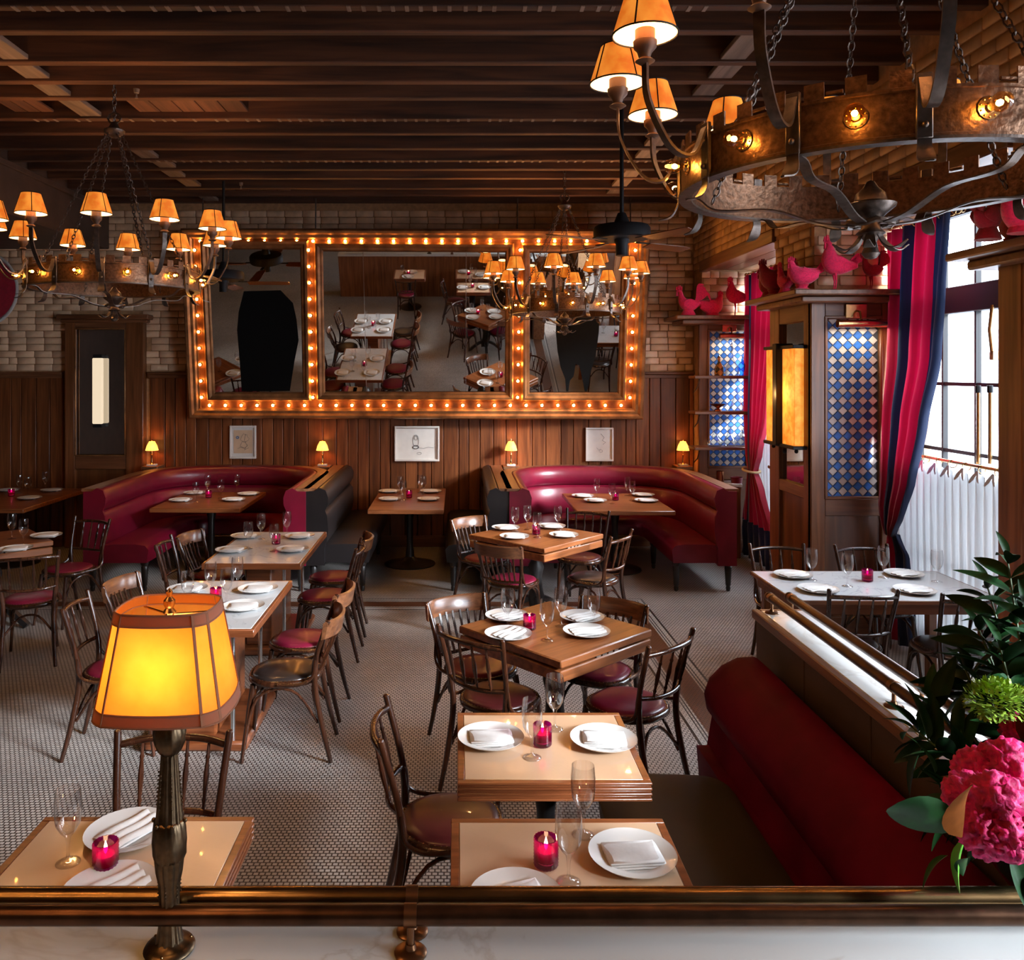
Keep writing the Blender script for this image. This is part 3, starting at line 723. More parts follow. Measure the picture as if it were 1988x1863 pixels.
# ================================================================ THE LIT MARQUEE MIRROR (leans forward off the wall)
tilt = math.radians(13.0)
pb = Vector((0, 10.22, 0)); pb.z = Z(811, 10.22)
tdir = Vector((0, -math.sin(tilt), math.cos(tilt))); ndir = Vector((0, -math.cos(tilt), -math.sin(tilt)))
mo = Vector((0, pb.y, pb.z))
def MP(px, py):
    """where the sight line meets the mirror plane, in mirror coordinates (x, 0, t)"""
    ray = Vector(((px - CX) / F, 1, (CY - py) / F)); o0 = Vector((0, 0, CH))
    s = (mo - o0).dot(ndir) / ray.dot(ndir); p = o0 + ray * s
    return (p.x, (p - mo).dot(tdir))
mm = thing('marquee_mirror', 'huge leaning triple mirror framed with rows of lit bulbs', 'mirror', mo)
mm.rotation_euler = (tilt, 0, 0)    # local x = right, local z = up the glass, local -y = towards the room
def plate(name, mat, quad, y0, y1, bevel=0):
    q = [MP(*p) for p in quad]   # TL TR BR BL
    return MB().add([(x, y0, t) for x, t in q] + [(x, y1, t) for x, t in q],
                    [(3, 2, 1, 0), (4, 5, 6, 7), (0, 1, 5, 4), (1, 2, 6, 5), (2, 3, 7, 6), (3, 0, 4, 7)]).ob(name, mat, mm, smooth=False)
def moulding(name, mat, quad, prof):
    """mitred moulding around a quad; prof is (inset, height) pairs"""
    q = [Vector(MP(*p)) for p in quad]; n = 4; rings = []
    for i in range(n):
        e0 = (q[i] - q[i - 1]).normalized(); e1 = (q[(i + 1) % n] - q[i]).normalized()
        n0 = Vector((e0.y, -e0.x)); n1 = Vector((e1.y, -e1.x))
        bis = (n0 + n1); bis = bis / (bis.dot(n0))
        rings.append([(q[i].x + bis.x * a, -h, q[i].y + bis.y * a) for (a, h) in prof])
    k = len(prof); vs = [v for r in rings for v in r]; fs = []
    for i in range(n):
        j = (i + 1) % n
        for a in range(k): fs.append((i * k + a, i * k + (a + 1) % k, j * k + (a + 1) % k, j * k + a))
    return MB().add(vs, fs).ob(name, mat, mm, angle=25)
OUT = [(353, 443), (1261, 445), (1247, 812), (369, 810)]
plate('backboard', 'gildd', OUT, 0.0, .05)
moulding('outer_moulding', 'gild', OUT, [(0, -.02), (0, .05), (.02, .075), (.045, .07), (.07, .05), (.10, .045), (.12, .03), (.12, -.02)])
moulding('channel_bead', 'gild', [(374, 459), (1240, 460), (1230, 795), (388, 794)], [(0, -.01), (0, .03), (.018, .03), (.018, -.01)])
PANES = {'left': [(405, 484), (583, 484), (588, 760), (419, 760)], 'middle': [(627, 488), (981, 490), (980, 759), (632, 759)], 'right': [(1029, 491), (1206, 491), (1198, 760), (1028, 760)]}
for k, q in PANES.items():
    g = [(q[0][0] - 8, q[0][1] - 10), (q[1][0] + 8, q[1][1] - 10), (q[2][0] + 8, q[2][1] + 9), (q[3][0] - 8, q[3][1] + 9)]
    moulding('pane_moulding', 'gild', g, [(-.055, -.01), (-.055, .02), (-.035, .055), (-.01, .06), (.015, .035), (.035, .03), (.05, .012), (.05, -.01)])
    pl = plate('mirror_glass', 'mirror', q, -.012, -.002)
# hangers above and brackets below, fixing it to the wall
for px in (392, 612, 1005, 1225):
    x, t = MP(px, 446)
    yw, zw = .14 * math.cos(tilt), -.14 * math.sin(tilt)
    dz = (4.24 - (mo.z + t * math.cos(tilt))); yy = (YB - .02) - (mo.y - t * math.sin(tilt))
    q = Matrix.Rotation(-tilt, 3, 'X') @ Vector((0, yy * .0 + .02, dz))
    MB().tube([(x, .02, t - .02), (x + q.x, .02 + q.y, t + q.z)], .008, n=8).ob('hanging_rod', 'iron', mm)
    x, t = MP(px, 800)
    MB().box(x - .03, x + .03, .04, .16, t - .02, t + .03, .004).ob('wall_bracket', 'iron', mm)
# joints of the middle glass
for px in (705, 905):
    a = MP(px, 489); b = MP(px, 759)
    MB().box(a[0] - .003, a[0] + .003, -.017, -.012, b[1], a[1]).ob('glass_joint', 'chrome', mm, smooth=False)
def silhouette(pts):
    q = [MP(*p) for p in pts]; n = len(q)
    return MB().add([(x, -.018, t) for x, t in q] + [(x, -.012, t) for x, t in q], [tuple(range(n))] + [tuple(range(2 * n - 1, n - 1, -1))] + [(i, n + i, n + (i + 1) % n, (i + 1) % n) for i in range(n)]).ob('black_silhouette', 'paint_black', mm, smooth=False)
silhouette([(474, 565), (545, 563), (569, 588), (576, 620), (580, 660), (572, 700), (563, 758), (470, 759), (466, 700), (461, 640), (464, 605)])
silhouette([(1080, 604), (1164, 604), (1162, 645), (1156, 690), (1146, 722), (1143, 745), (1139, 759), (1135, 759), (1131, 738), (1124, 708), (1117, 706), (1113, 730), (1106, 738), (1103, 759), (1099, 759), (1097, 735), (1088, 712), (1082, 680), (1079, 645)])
bulb_me = MB().ball((0, 0, 0), .0165, 8, 6).mesh('bulb', 'bulb'); sock_me = MB().lathe([(.020, 0), (.024, .004), (.018, .012), (.012, .014)], 10).mesh('socket', 'brass')
def mbulb(px, py):
    x, t = MP(px, py)
    s = obj('socket', sock_me, mm, (x, -.002, t), (PI / 2, 0, 0))
    obj('bulb', bulb_me, mm, (x, -.030, t))
for k in range(28): mbulb(390 + k * 31.2, 467.5)
for k in range(27): mbulb(408 + k * 30.65, 785.5)
for k in range(10):
    f = k / 9; y = 485 + f * 285
    mbulb(379 + (y - 485) / 285 * 13.5, y); mbulb(1232.5 - f * 10.5, y + .5); mbulb(599.5 + f * 8.5, y); mbulb(1009.5 - f * 5, y)
# framed drawings under it
def picture(label, px0, py0, px1, py1, fr, pap, strokes):
    d = 10.30; x0, x1, z0, z1 = X(px0, d), X(px1, d), Z(py1, d), Z(py0, d); cx = (x0 + x1) / 2
    t = thing('framed_drawing', label, 'picture', (cx, YB - .035, z0), 0, 'framed drawings')
    w, h = (x1 - x0) / 2, z1 - z0; f = .022
    for (a, b, c, e) in ((-w, w, 0, f), (-w, w, h - f, h), (-w, -w + f, f, h - f), (w - f, w, f, h - f)):
        MB().box(a, b, -.035, 0, c, e, .003).ob('frame', fr, t)
    MB().box(-w + f, w - f, -.012, 0, f, h - f).ob('sheet', 'linen' if pap != 'paper' else 'paper', t, smooth=False)
    if pap != 'paper': MB().box(-w * .72, w * .72, -.015, -.012, h * .16, h * .86).ob('drawing_paper', pap, t, smooth=False)
    for (pts, m, r) in strokes:
        MB().tube([(w * a, -.017, h * b) for a, b in pts], r, n=4).ob('ink_line', m, t)
    return t
def blob(cx, cy, rx, ry, n=14, w=0): return [(cx + rx * math.cos(2 * PI * k / n) * (1 + w * math.sin(5 * k)), cy + ry * math.sin(2 * PI * k / n) * (1 + w * math.cos(3 * k))) for k in range(n + 1)]
picture('tan drawing in a pale frame left under the lit mirror', 446, 826, 497, 890, 'white_frame', 'paper_tan',
        [(blob(.12, .62, .3, .12, w=.2), 'pencil', .0015), (blob(.05, .42, .25, .10, w=.25), 'pencil', .0015), ([(-.4, .3), (-.1, .36), (.2, .28), (.45, .33)], 'pencil', .0015), (blob(-.42, .64, .09, .03), 'blueink', .006), ([(.2, .75), (.1, .55), (.3, .4), (.1, .25)], 'pencil', .0015)])
picture('wide pencil drawing in a white frame under the mirror centre', 766, 827, 853, 895, 'white_frame', 'paper',
        [(blob(-.05, .58, .13, .17), 'pencil', .002), (blob(-.05, .40, .13, .05), 'pencil', .004), (blob(-.05, .66, .07, .06), 'pencil', .002), ([(.08, .38), (.3, .36), (.5, .40), (.75, .38)], 'pencil', .0015), (blob(.1, .22, .10, .03), 'pencil', .0015)])
picture('upright faint drawing in a white frame right under the mirror', 1137, 830, 1191, 895, 'white_frame', 'paper',
        [([(.1, .82), (.35, .70), (.2, .62), (.45, .56), (.25, .50)], 'pencil', .0018), ([(-.2, .4), (-.05, .33), (.1, .36)], 'pencil', .0012), (blob(.1, .3, .12, .04), 'pencil', .0012)])
# ================================================================ BOOTHS AND BENCHES
def u_path(xl, xr, yf, yb, R, n=7):
    """outer line of a horseshoe; returns fn(offset) -> list of (x, y)"""
    def fn(o):
        r = max(R - o, .02); pts = []
        for k in range(5): pts.append((xl + o, yf + (yb - R - yf) * k / 4))
        for k in range(1, n): a = PI - PI / 2 * k / n; pts.append((xl + R + r * math.cos(a), yb - R + r * math.sin(a)))
        for k in range(5): pts.append((xl + R + (xr - xl - 2 * R) * k / 4, yb - o))
        for k in range(1, n): a = PI / 2 - PI / 2 * k / n; pts.append((xr - R + r * math.cos(a), yb - R + r * math.sin(a)))
        for k in range(5): pts.append((xr - o, yb - R - (yb - R - yf) * k / 4))
        return pts
    return fn
def line_path(x, y0, y1, side):
    def fn(o): return [(x + side * o, y0 + (y1 - y0) * k / 6) for k in range(7)]
    return fn
def sweep(fn, prof, rev=False):
    cols = [fn(o) for (o, z) in prof]; n = len(cols[0]); rings = []
    for i in range(n):
        r = [(cols[k][i][0], cols[k][i][1], prof[k][1]) for k in range(len(prof))]
        rings.append(r[::-1] if rev else r)
    return MB().loft(rings)
PANEL = [(.0, .27), (.0, 1.0), (.10, 1.0), (.14, .98), (.14, .80), (.16, .60), (.18, .40), (.18, .27)]
ROLL = [(.09, .80), (.09, 1.01), (.13, 1.035), (.19, 1.01), (.215, .94), (.21, .87), (.18, .82), (.14, .79)]
SEAT = [(.16, .29), (.16, .46), (.30, .475), (.50, .475), (.60, .46), (.635, .42), (.62, .29)]
LOWER = [(.13, .46), (.13, .80), (.17, .80), (.205, .76), (.215, .62), (.20, .50), (.18, .46)]
leg_me = MB().lathe([(.018, 0), (.024, .03), (.020, .05), (.026, .06), (.034, .20), (.036, .24), (.030, .25), (.040, .27), (.040, .29)], 12).mesh('leg', 'castiron')
def booth(label, cat, fn, leather, legs, cap=True, grp=None, rev=False):
    t = thing('booth_sofa' if cat == 'booth' else 'bench', label, cat, (0, 0, 0), 0, grp)
    sweep(fn, PANEL, rev).ob('back_panel', leather, t); sweep(fn, ROLL, rev).ob('back_roll', leather, t, angle=60)
    sweep(fn, LOWER, rev).ob('backrest', leather, t, angle=60); sweep(fn, SEAT, rev).ob('seat', leather, t, angle=50)
    if cap: sweep(fn, [(-.03, 1.0), (-.03, 1.028), (.10, 1.028), (.10, 1.0)], rev).ob('cap_rail', 'trimy', t, angle=30)
    for i in ((0, -1) if cat == 'booth' else (0,)):
        ring = [(*fn(o)[i], z) for (o, z) in ((-.004, .265), (-.004, 1.002), (.08, 1.004), (.13, 1.037), (.193, 1.012), (.219, .94), (.214, .87), (.188, .81), (.208, .76), (.219, .62), (.204, .50), (.184, .44), (.184, .265))]
        MB().loft([[(x, y - .022, z) for x, y, z in ring], [(x, y + .01, z) for x, y, z in ring]]).ob('end_panel', leather, t, smooth=False)
    for p in legs: obj('leg', leg_me, t, (p[0], p[1], 0))
    return t
XA0, XA1, XB0, XB1 = -3.70, -1.50, .53, 2.78
YF, YBK = 8.20, YB - .07
booth('left red leather horseshoe booth under the lit mirror', 'booth', u_path(XA0, XA1, YF, YBK, .85), 'crimson',
      [(XA0 + .06, YF + .05), (XA0 + .58, YF + .05), (XA1 - .06, YF + .05), (XA1 - .58, YF + .05), (XA0 + .58, 9.2), (XA1 - .58, 9.2)], grp='red horseshoe booths')
booth('right red leather horseshoe booth next to the decanter bay', 'booth', u_path(XB0, XB1, YF, YBK, .85), 'crimson',
      [(XB0 + .06, YF + .05), (XB0 + .58, YF + .05), (XB1 - .06, YF + .05), (XB1 - .58, YF + .05), (XB0 + .58, 9.2), (XB1 - .58, 9.2)], grp='red horseshoe booths')
booth('black leather bench backing onto the left red booth', 'bench', line_path(XA1 + .005, YF + .02, YBK - .02, 1), 'blackleather',
      [(XA1 + .07, YF + .06), (XA1 + .56, YF + .06), (XA1 + .56, 9.9)], grp='black benches by the wall table')
booth('black leather bench backing onto the right red booth', 'bench', line_path(XB0 - .005, YF + .02, YBK - .02, -1), 'blackleather',
      [(XB0 - .07, YF + .06), (XB0 - .56, YF + .06), (XB0 - .56, 9.9)], grp='black benches by the wall table', rev=True)
# near banquette against the divider
bq = thing('banquette', 'crimson and dark brown banquette against the marble-topped divider', 'banquette', (0, 0, 0))
def ypath(x, y0, y1):
    return lambda o: [(x + o, y0 + (y1 - y0) * k / 8) for k in range(9)]
def bend(prof, y0, y1, name, mat, endr=.12):
    rings = []; n = 14
    cx = sum(p[0] for p in prof) / len(prof); cz = sum(p[1] for p in prof) / len(prof)
    for i in range(n + 6):
        if i < n: y = y0 + (y1 - endr - y0) * i / (n - 1); s = 1
        else: a = PI / 2 * (i - n + 1) / 6; y = y1 - endr + endr * math.sin(a); s = 1 - (1 - math.cos(a)) * .35
        rings.append([(cx + (p[0] - cx) * s, y, cz + (p[1] - cz) * s) for p in prof])
    return MB().loft(rings[::-1]).ob(name, mat, bq, angle=50)
bend([(1.185, .42), (1.215, .60), (1.28, .68), (1.46, .68), (1.49, .42)], 1.85, 3.93, 'backrest', 'crimson2', .03)
bend([(1.185, .60), (1.175, .66), (1.20, .73), (1.27, .80), (1.35, .84), (1.42, .845), (1.47, .80), (1.47, .56), (1.22, .565)], 1.85, 3.98, 'back_roll', 'crimson2', .10)
bend([(1.16, .06), (1.13, .44), (1.49, .44), (1.49, .06)], 1.85, 3.90, 'back_base', 'crimson2', .02)
bend([(.60, .33), (.59, .42), (.64, .455), (.80, .468), (1.00, .465), (1.15, .455), (1.15, .32)], 1.85, 3.58, 'seat', 'olive', .16)
bend([(.64, .06), (.64, .33), (1.14, .33), (1.14, .06)], 1.85, 3.40, 'seat_base', 'castiron', .02)
# divider with ledge
dv = thing('divider', 'wooden divider with pale marble ledge running away on the right', 'divider', (0, 0, 0))
MB().box(1.53, 1.74, 1.84, 4.13, 0, .955).ob('divider_core', 'trimy', dv, smooth=False)
for k in range(4): MB().box(1.50, 1.53, 1.84 + k * .572 + .004, 1.84 + (k + 1) * .572 - .004, 0, .955, .003).ob('panel', 'plaster', dv)
MB().box(1.49, 1.525, 1.80, 4.16, .955, 1.0, .005).box(1.74, 1.775, 1.80, 4.16, .955, 1.0, .005).box(1.525, 1.74, 4.13, 4.16, .955, 1.0, .005).ob('edge_trim', 'trimy', dv)
MB().box(1.525, 1.74, 1.80, 4.13, .956, 1.0, .003).ob('ledge_top', 'ledge', dv)
# counter in front of the viewer
ct = thing('counter', 'pale marble counter ledge across the bottom', 'counter', (0, 1.5, 0))
MB().box(-2.6, 2.4, -.28, .298, .955, 1.0, .004).ob('counter_top', 'ledge', ct)
MB().box(-2.6, 2.4, -.16, .25, 0, .955).ob('counter_body', 'trimv', ct, smooth=False)
# rails on it
def tube_run(label, mat, a, b, r, posts, grp):
    t = thing('brass_rail', label, 'rail', a, 0, grp); A, B = Vector(a), Vector(b)
    MB().tube([(0, 0, 0), tuple(B - A)], r, n=16).ob('rail_tube', mat, t)
    MB().ball((0, 0, 0), r * 1.12, 12, 8).ball(tuple(B - A), r * 1.12, 12, 8).ob('end_cap', mat, t)
    for p in posts:
        q = A + (B - A) * p - A; c = bpy.data.objects.new('post', MB().tube([(q.x, q.y, q.z), (q.x, q.y, 1.0 - A.z)], .0075, n=10).mesh('post', 'post')); COL.objects.link(c); c.parent = t
        MB().lathe([(.034, 1.0 - A.z), (.034, 1.003 - A.z), (.028, 1.008 - A.z), (.012, 1.010 - A.z), (.0095, 1.02 - A.z)], 20, (q.x, q.y, 0)).ob('post_foot', 'post', t)
        u = (B - A).normalized() * .013
        MB().tube([tuple(q - u), tuple(q + u)], r * 1.12, n=18).ob('clamp_ring', 'post', t)
    return t
pf = (X(797, 1.70) + 2.4) / 4.6
tube_run('near tube of the double brass rail on the counter', 'raildark', (-2.4, 1.700, 1.078), (2.2, 1.700, 1.078), .020, [pf, .99], 'counter rail tubes')
tube_run('far tube of the double brass rail on the counter', 'railbrass', (-2.4, 1.765, 1.073), (2.2, 1.765, 1.073), .0215, [pf, .99], 'counter rail tubes')
tube_run('left tube of the double rail along the divider', 'raildark', (1.565, 1.9, 1.072), (1.565, 4.12, 1.072), .021, [.472, .985], 'divider rail tubes')
tube_run('right tube of the double rail along the divider', 'raildark', (1.665, 1.9, 1.072), (1.665, 4.12, 1.072), .021, [.472, .985], 'divider rail tubes')
# ================================================================ CHAIRS (local +x = the way the sitter faces)
def seat_outline(r, n=28, k=2.6):
    out = []
    for i in range(n):
        a = 2 * PI * i / n; c, s = math.cos(a), math.sin(a)
        q = r / ((abs(c) ** k + abs(s) ** k) ** (1 / k)); q = min(q, r * 1.06)
        out.append((q * c, q * s * (1 - .07 * (c < 0) * abs(c))))
    return out
def seat_ring(r0, prof):
    rings = [[(x * s, y * s, z) for (x, y) in seat_outline(r0)] for (s, z) in prof]
    return MB().loft(rings)
PADS = {}
for k in ('pad_red', 'pad_black', 'pad_brown'):
    PADS[k] = seat_ring(.188, [(1.0, .445), (1.0, .462), (.96, .472), (.80, .480), (.5, .485), (.02, .487)]).mesh('seat_pad', k, angle=60)
def arc3(pts, n=12):
    """Catmull-Rom through points"""
    P = [Vector(p) for p in pts]; P = [P[0] * 2 - P[1]] + P + [P[-1] * 2 - P[-2]]; out = []
    for i in range(1, len(P) - 2):
        for k in range(n):
            t = k / n; a, b, c, d = P[i - 1], P[i], P[i + 1], P[i + 2]
            out.append(.5 * ((2 * b) + (c - a) * t + (2 * a - 5 * b + 4 * c - d) * t * t + (3 * b - a - 3 * c + d) * t ** 3))
    out.append(P[-2]); return out
def chair(kind, pad, w='chair'):
    t = thing('bentwood_chair', 'bentwood chair', 'chair', (0, 0, 0), 0)
    seat_ring(.205, [(.93, .425), (1.0, .432), (1.02, .445), (1.0, .458), (.94, .464), (.90, .460)]).ob('seat_frame', w, t, angle=60)
    obj('seat_pad', PADS[pad], t)
    nm = MB(); ol = seat_outline(.190, 56)
    for (x, y) in ol: nm.lathe([(.0042, .459), (.003, .4635), (.0002, .465)], 5, (x, y, 0))
    nm.ob('nail_trim', 'nail', t)
    for s in (-1, 1):
        MB().tube(arc3([(.225, s * .165, 0), (.195, s * .150, .22), (.165, s * .140, .43)], 4), [.011] * 2 + [.013] * 3 + [.016] * 4, n=10).ob('leg', w, t)
        top = .86 if kind == 'spindle' else .80
        pts = arc3([(-.275, s * .185, 0), (-.225, s * .172, .20), (-.185, s * .168, .42), (-.195, s * .185, .60), (-.262, s * .208, top)], 5)
        n_ = len(pts); rr = [.012 + .005 * min(1, i / 6) - (.003 if i > n_ * .7 else 0) for i in range(n_)]
        MB().tube(pts, rr, n=10).ball((-.262, s * .208, top), .0145, 8, 4, .6).ob('leg', w, t)
    # bent hoop under the seat and corner hoops
    MB().tube(arc3([(.205, -.150, .20), (.17, -.135, .33), (.10, -.10, .405), (0, -.02, .425), (0, .02, .425), (.10, .10, .405), (.17, .135, .33), (.205, .150, .20)], 3), .0085, n=8).ob('brace', w, t)
    for s in (-1, 1):
        MB().tube(arc3([(.195, s * .155, .21), (.14, s * .165, .36), (.03, s * .17, .415), (-.09, s * .165, .38), (-.20, s * .168, .22)], 3), .0085, n=8).ob('brace', w, t)
    MB().tube(arc3([(-.20, -.16, .25), (-.16, -.06, .36), (-.16, .06, .36), (-.20, .16, .25)], 3), .0085, n=8).ob('brace', w, t)
    # arms of bentwood from seat to posts
    for s in (-1, 1):
        MB().tube(arc3([(.02, s * .203, .45), (-.10, s * .212, .452), (-.175, s * .200, .49), (-.190, s * .190, .58)], 4), .0095, n=8).ob('side_loop', w, t)
    if kind == 'spindle':
        MB().tube(arc3([(-.252, -.205, .815), (-.29, -.11, .822), (-.302, 0, .824), (-.29, .11, .822), (-.252, .205, .815)], 4), .0135, n=10).ob('top_rail', w, t)
        MB().tube(arc3([(-.195, -.186, .585), (-.235, -.10, .578), (-.246, 0, .575), (-.235, .10, .578), (-.195, .186, .585)], 4), .0115, n=10).ob('lower_rail', w, t)
        for k in (-1.5, -.5, .5, 1.5):
            y = k * .083; A = Vector((-.243 + .012 * (abs(k) > 1), y * .95, .578)); B = Vector((-.300 + .012 * (abs(k) > 1), y, .822))
            prof = [(0, .0055), (.12, .0065), (.16, .0095), (.20, .0065), (.35, .0095), (.50, .0115), (.60, .0095), (.72, .0065), (.76, .010), (.80, .0065), (1, .0055)]
            MB().tube([A + (B - A) * f for f, _ in prof], [r for _, r in prof], n=8).ob('spindle', w, t)
    else:
        pm_ = arc3([(-.235, -.222, 0), (-.292, -.13, 0), (-.312, 0, 0), (-.292, .13, 0), (-.235, .222, 0)], 4)
        rings = []
        for p in pm_:
            nx = 1; e = .011
            rings.append([(p.x - e, p.y, .705), (p.x + e, p.y, .700), (p.x + e - .012, p.y, .792), (p.x - .014, p.y, .803), (p.x - e - .018, p.y, .795)])
        MB().loft(rings).ob('top_plate', 'plate_wood', t, angle=50)
        MB().tube(arc3([(-.190, -.18, .50), (-.22, 0, .49), (-.190, .18, .50)], 5), .011, n=8).ob('lower_rail', w, t)
        for k in range(-3, 4):
            y = k * .048; xo = .012 * abs(k) / 3
            MB().tube([(-.212 + xo, y * .9, .495), (-.262 + xo, y * 1.0, .60), (-.306 + xo * 2, y * 1.06, .715)], 1.0, flat=(.013, .009), up=(1, 0, 0)).ob('slat', w, t, smooth=False)
    return reg(t)
chS = chair('spindle', 'pad_red'); chP = chair('plate', 'pad_red'); chD = chair('spindle', 'pad_black', 'chair_b')
R = math.radians
SB, SBr = {'seat_pad': PADS['pad_black']}, {'seat_pad': PADS['pad_brown']}
G1 = 'chairs around the tables'
place(chS, (-1.05, 2.80, 0), R(-90), 'spindle-back chair standing behind the cream table with the big lamp', G1, scale=1)
place(chS, (-.02, 3.20, 0), R(2), 'spindle-back chair with dark red seat left of the two cream tables by the banquette', G1, swap=SBr, scale=1)
place(chS, (.23, 4.42, 0), R(51), 'spindle-back chair with brown seat at the near left side of the nearer square table', G1, swap=SBr, scale=1)
place(chS, (.90, 4.33, 0), R(134), 'spindle-back chair with bright crimson seat at the near right side of the nearer square table', G1, scale=1)
place(chP, (.14, 4.86, 0), R(-57), 'plate-back chair at the far left side of the nearer square table', G1, swap=None, scale=1)
place(chP, (.82, 4.80, 0), R(-122), 'plate-back chair with crimson seat at the far right side of the nearer square table', G1, scale=1)
place(chP, (.28, 7.66, 0), R(-50), 'plate-back chair with pale shine at the far left side of the farther square table', G1, scale=1)
place(chP, (.47, 6.88, 0), R(58), 'plate-back chair seen from behind at the near left side of the farther square table', G1, scale=1)
place(chS, (1.16, 7.72, 0), R(-115), 'spindle-back chair with brown seat at the far right side of the farther square table', G1, swap=SBr, scale=1)
place(chS, (1.15, 6.95, 0), R(145), 'spindle-back chair with black seat at the near right side of the farther square table', G1, swap=SB, scale=1)
place(chP, (-.99, 4.80, 0), R(183), 'plate-back chair with black seat, nearest of those right of the nearer marble table', G1, swap=SB, scale=1)
place(chP, (-1.00, 5.36, 0), R(178), 'plate-back chair with crimson seat, second in the row right of the marble tables', G1, scale=1)
place(chS, (-1.02, 6.40, 0), R(181), 'spindle-back chair with crimson seat, third in the row right of the marble tables', G1, scale=1)
place(chP, (-1.04, 6.98, 0), R(184), 'plate-back chair farthest in the row right of the marble tables', G1, scale=1)
place(chS, (-1.97, 4.85, 0), R(6), 'spindle-back chair nearest in the row left of the marble tables', G1, scale=1)
place(chP, (-2.00, 5.50, 0), R(-8), 'plate-back chair second in the row left of the marble tables', G1, swap=SB, scale=1)
place(chS, (-2.06, 6.55, 0), R(4), 'spindle-back chair third in the row left of the marble tables', G1, scale=1)
place(chP, (-2.04, 7.05, 0), R(-10), 'plate-back chair with silvery shine, farthest left of the marble tables', G1, scale=1)
place(chS, (-3.26, 6.32, 0), R(112), 'spindle-back chair with red seat seen from behind at the left border', G1, scale=1)
place(chS, (-3.42, 7.28, 0), R(-112), 'spindle-back chair with red seat in front of the left booth end', G1, scale=1)
place(chS, (2.48, 6.12, 0), R(-90), 'spindle-back chair facing out behind the left half of the window marble table', G1, swap=SB, scale=1)
place(chS, (3.14, 6.10, 0), R(-86), 'spindle-back chair behind the right half of the window marble table', G1, swap=SB, scale=1)
place(chD, (2.50, 5.30, 0), R(88), 'black-brown spindle-back chair before the left half of the window marble table', G1, scale=1)
place(chD, (3.12, 5.22, 0), R(92), 'black-brown spindle-back chair before the right half of the window marble table', G1, scale=1)
# ================================================================ TABLES
def pedestal(t, h, r=.27, x=0, y=0):
    MB().lathe([(r, 0), (r, .012), (r * .75, .03), (.09, .055), (.05, .09), (.045, .16), (.036, .20), (.036, h - .20), (.05, h - .12), (.055, h - .05), (.08, h)], 20, (x, y, 0)).ob('pedestal', 'castiron', t)
def top_edge(t, hx_, hy_, z, top, edge, ew=.028, th=.06, ridges=0):
    MB().box(-hx_ + ew, hx_ - ew, -hy_ + ew, hy_ - ew, z - .02, z + .0005, .002).ob('table_top', top, t)
    for (a, b, c, e) in ((-hx_, hx_, -hy_, -hy_ + ew), (-hx_, hx_, hy_ - ew, hy_), (-hx_, -hx_ + ew, -hy_ + ew, hy_ - ew), (hx_ - ew, hx_, -hy_ + ew, hy_ - ew)):
        m = MB()
        if ridges:
            n = ridges
            for k in range(n):
                q = .004 if k % 2 else 0
                m.box(a + (q if a == -hx_ else 0), b - (q if b == hx_ else 0), c + (q if c == -hy_ else 0), e - (q if e == hy_ else 0), z - th + th * k / n, z - th + th * (k + 1) / n, .002)
        else: m.box(a, b, c, e, z - th, z, .004)
        m.ob('edge_band', edge, t)
    MB().box(-hx_ + .05, hx_ - .05, -hy_ + .05, hy_ - .05, z - .05, z - .02).ob('underframe', edge, t, smooth=False)
TB = {}
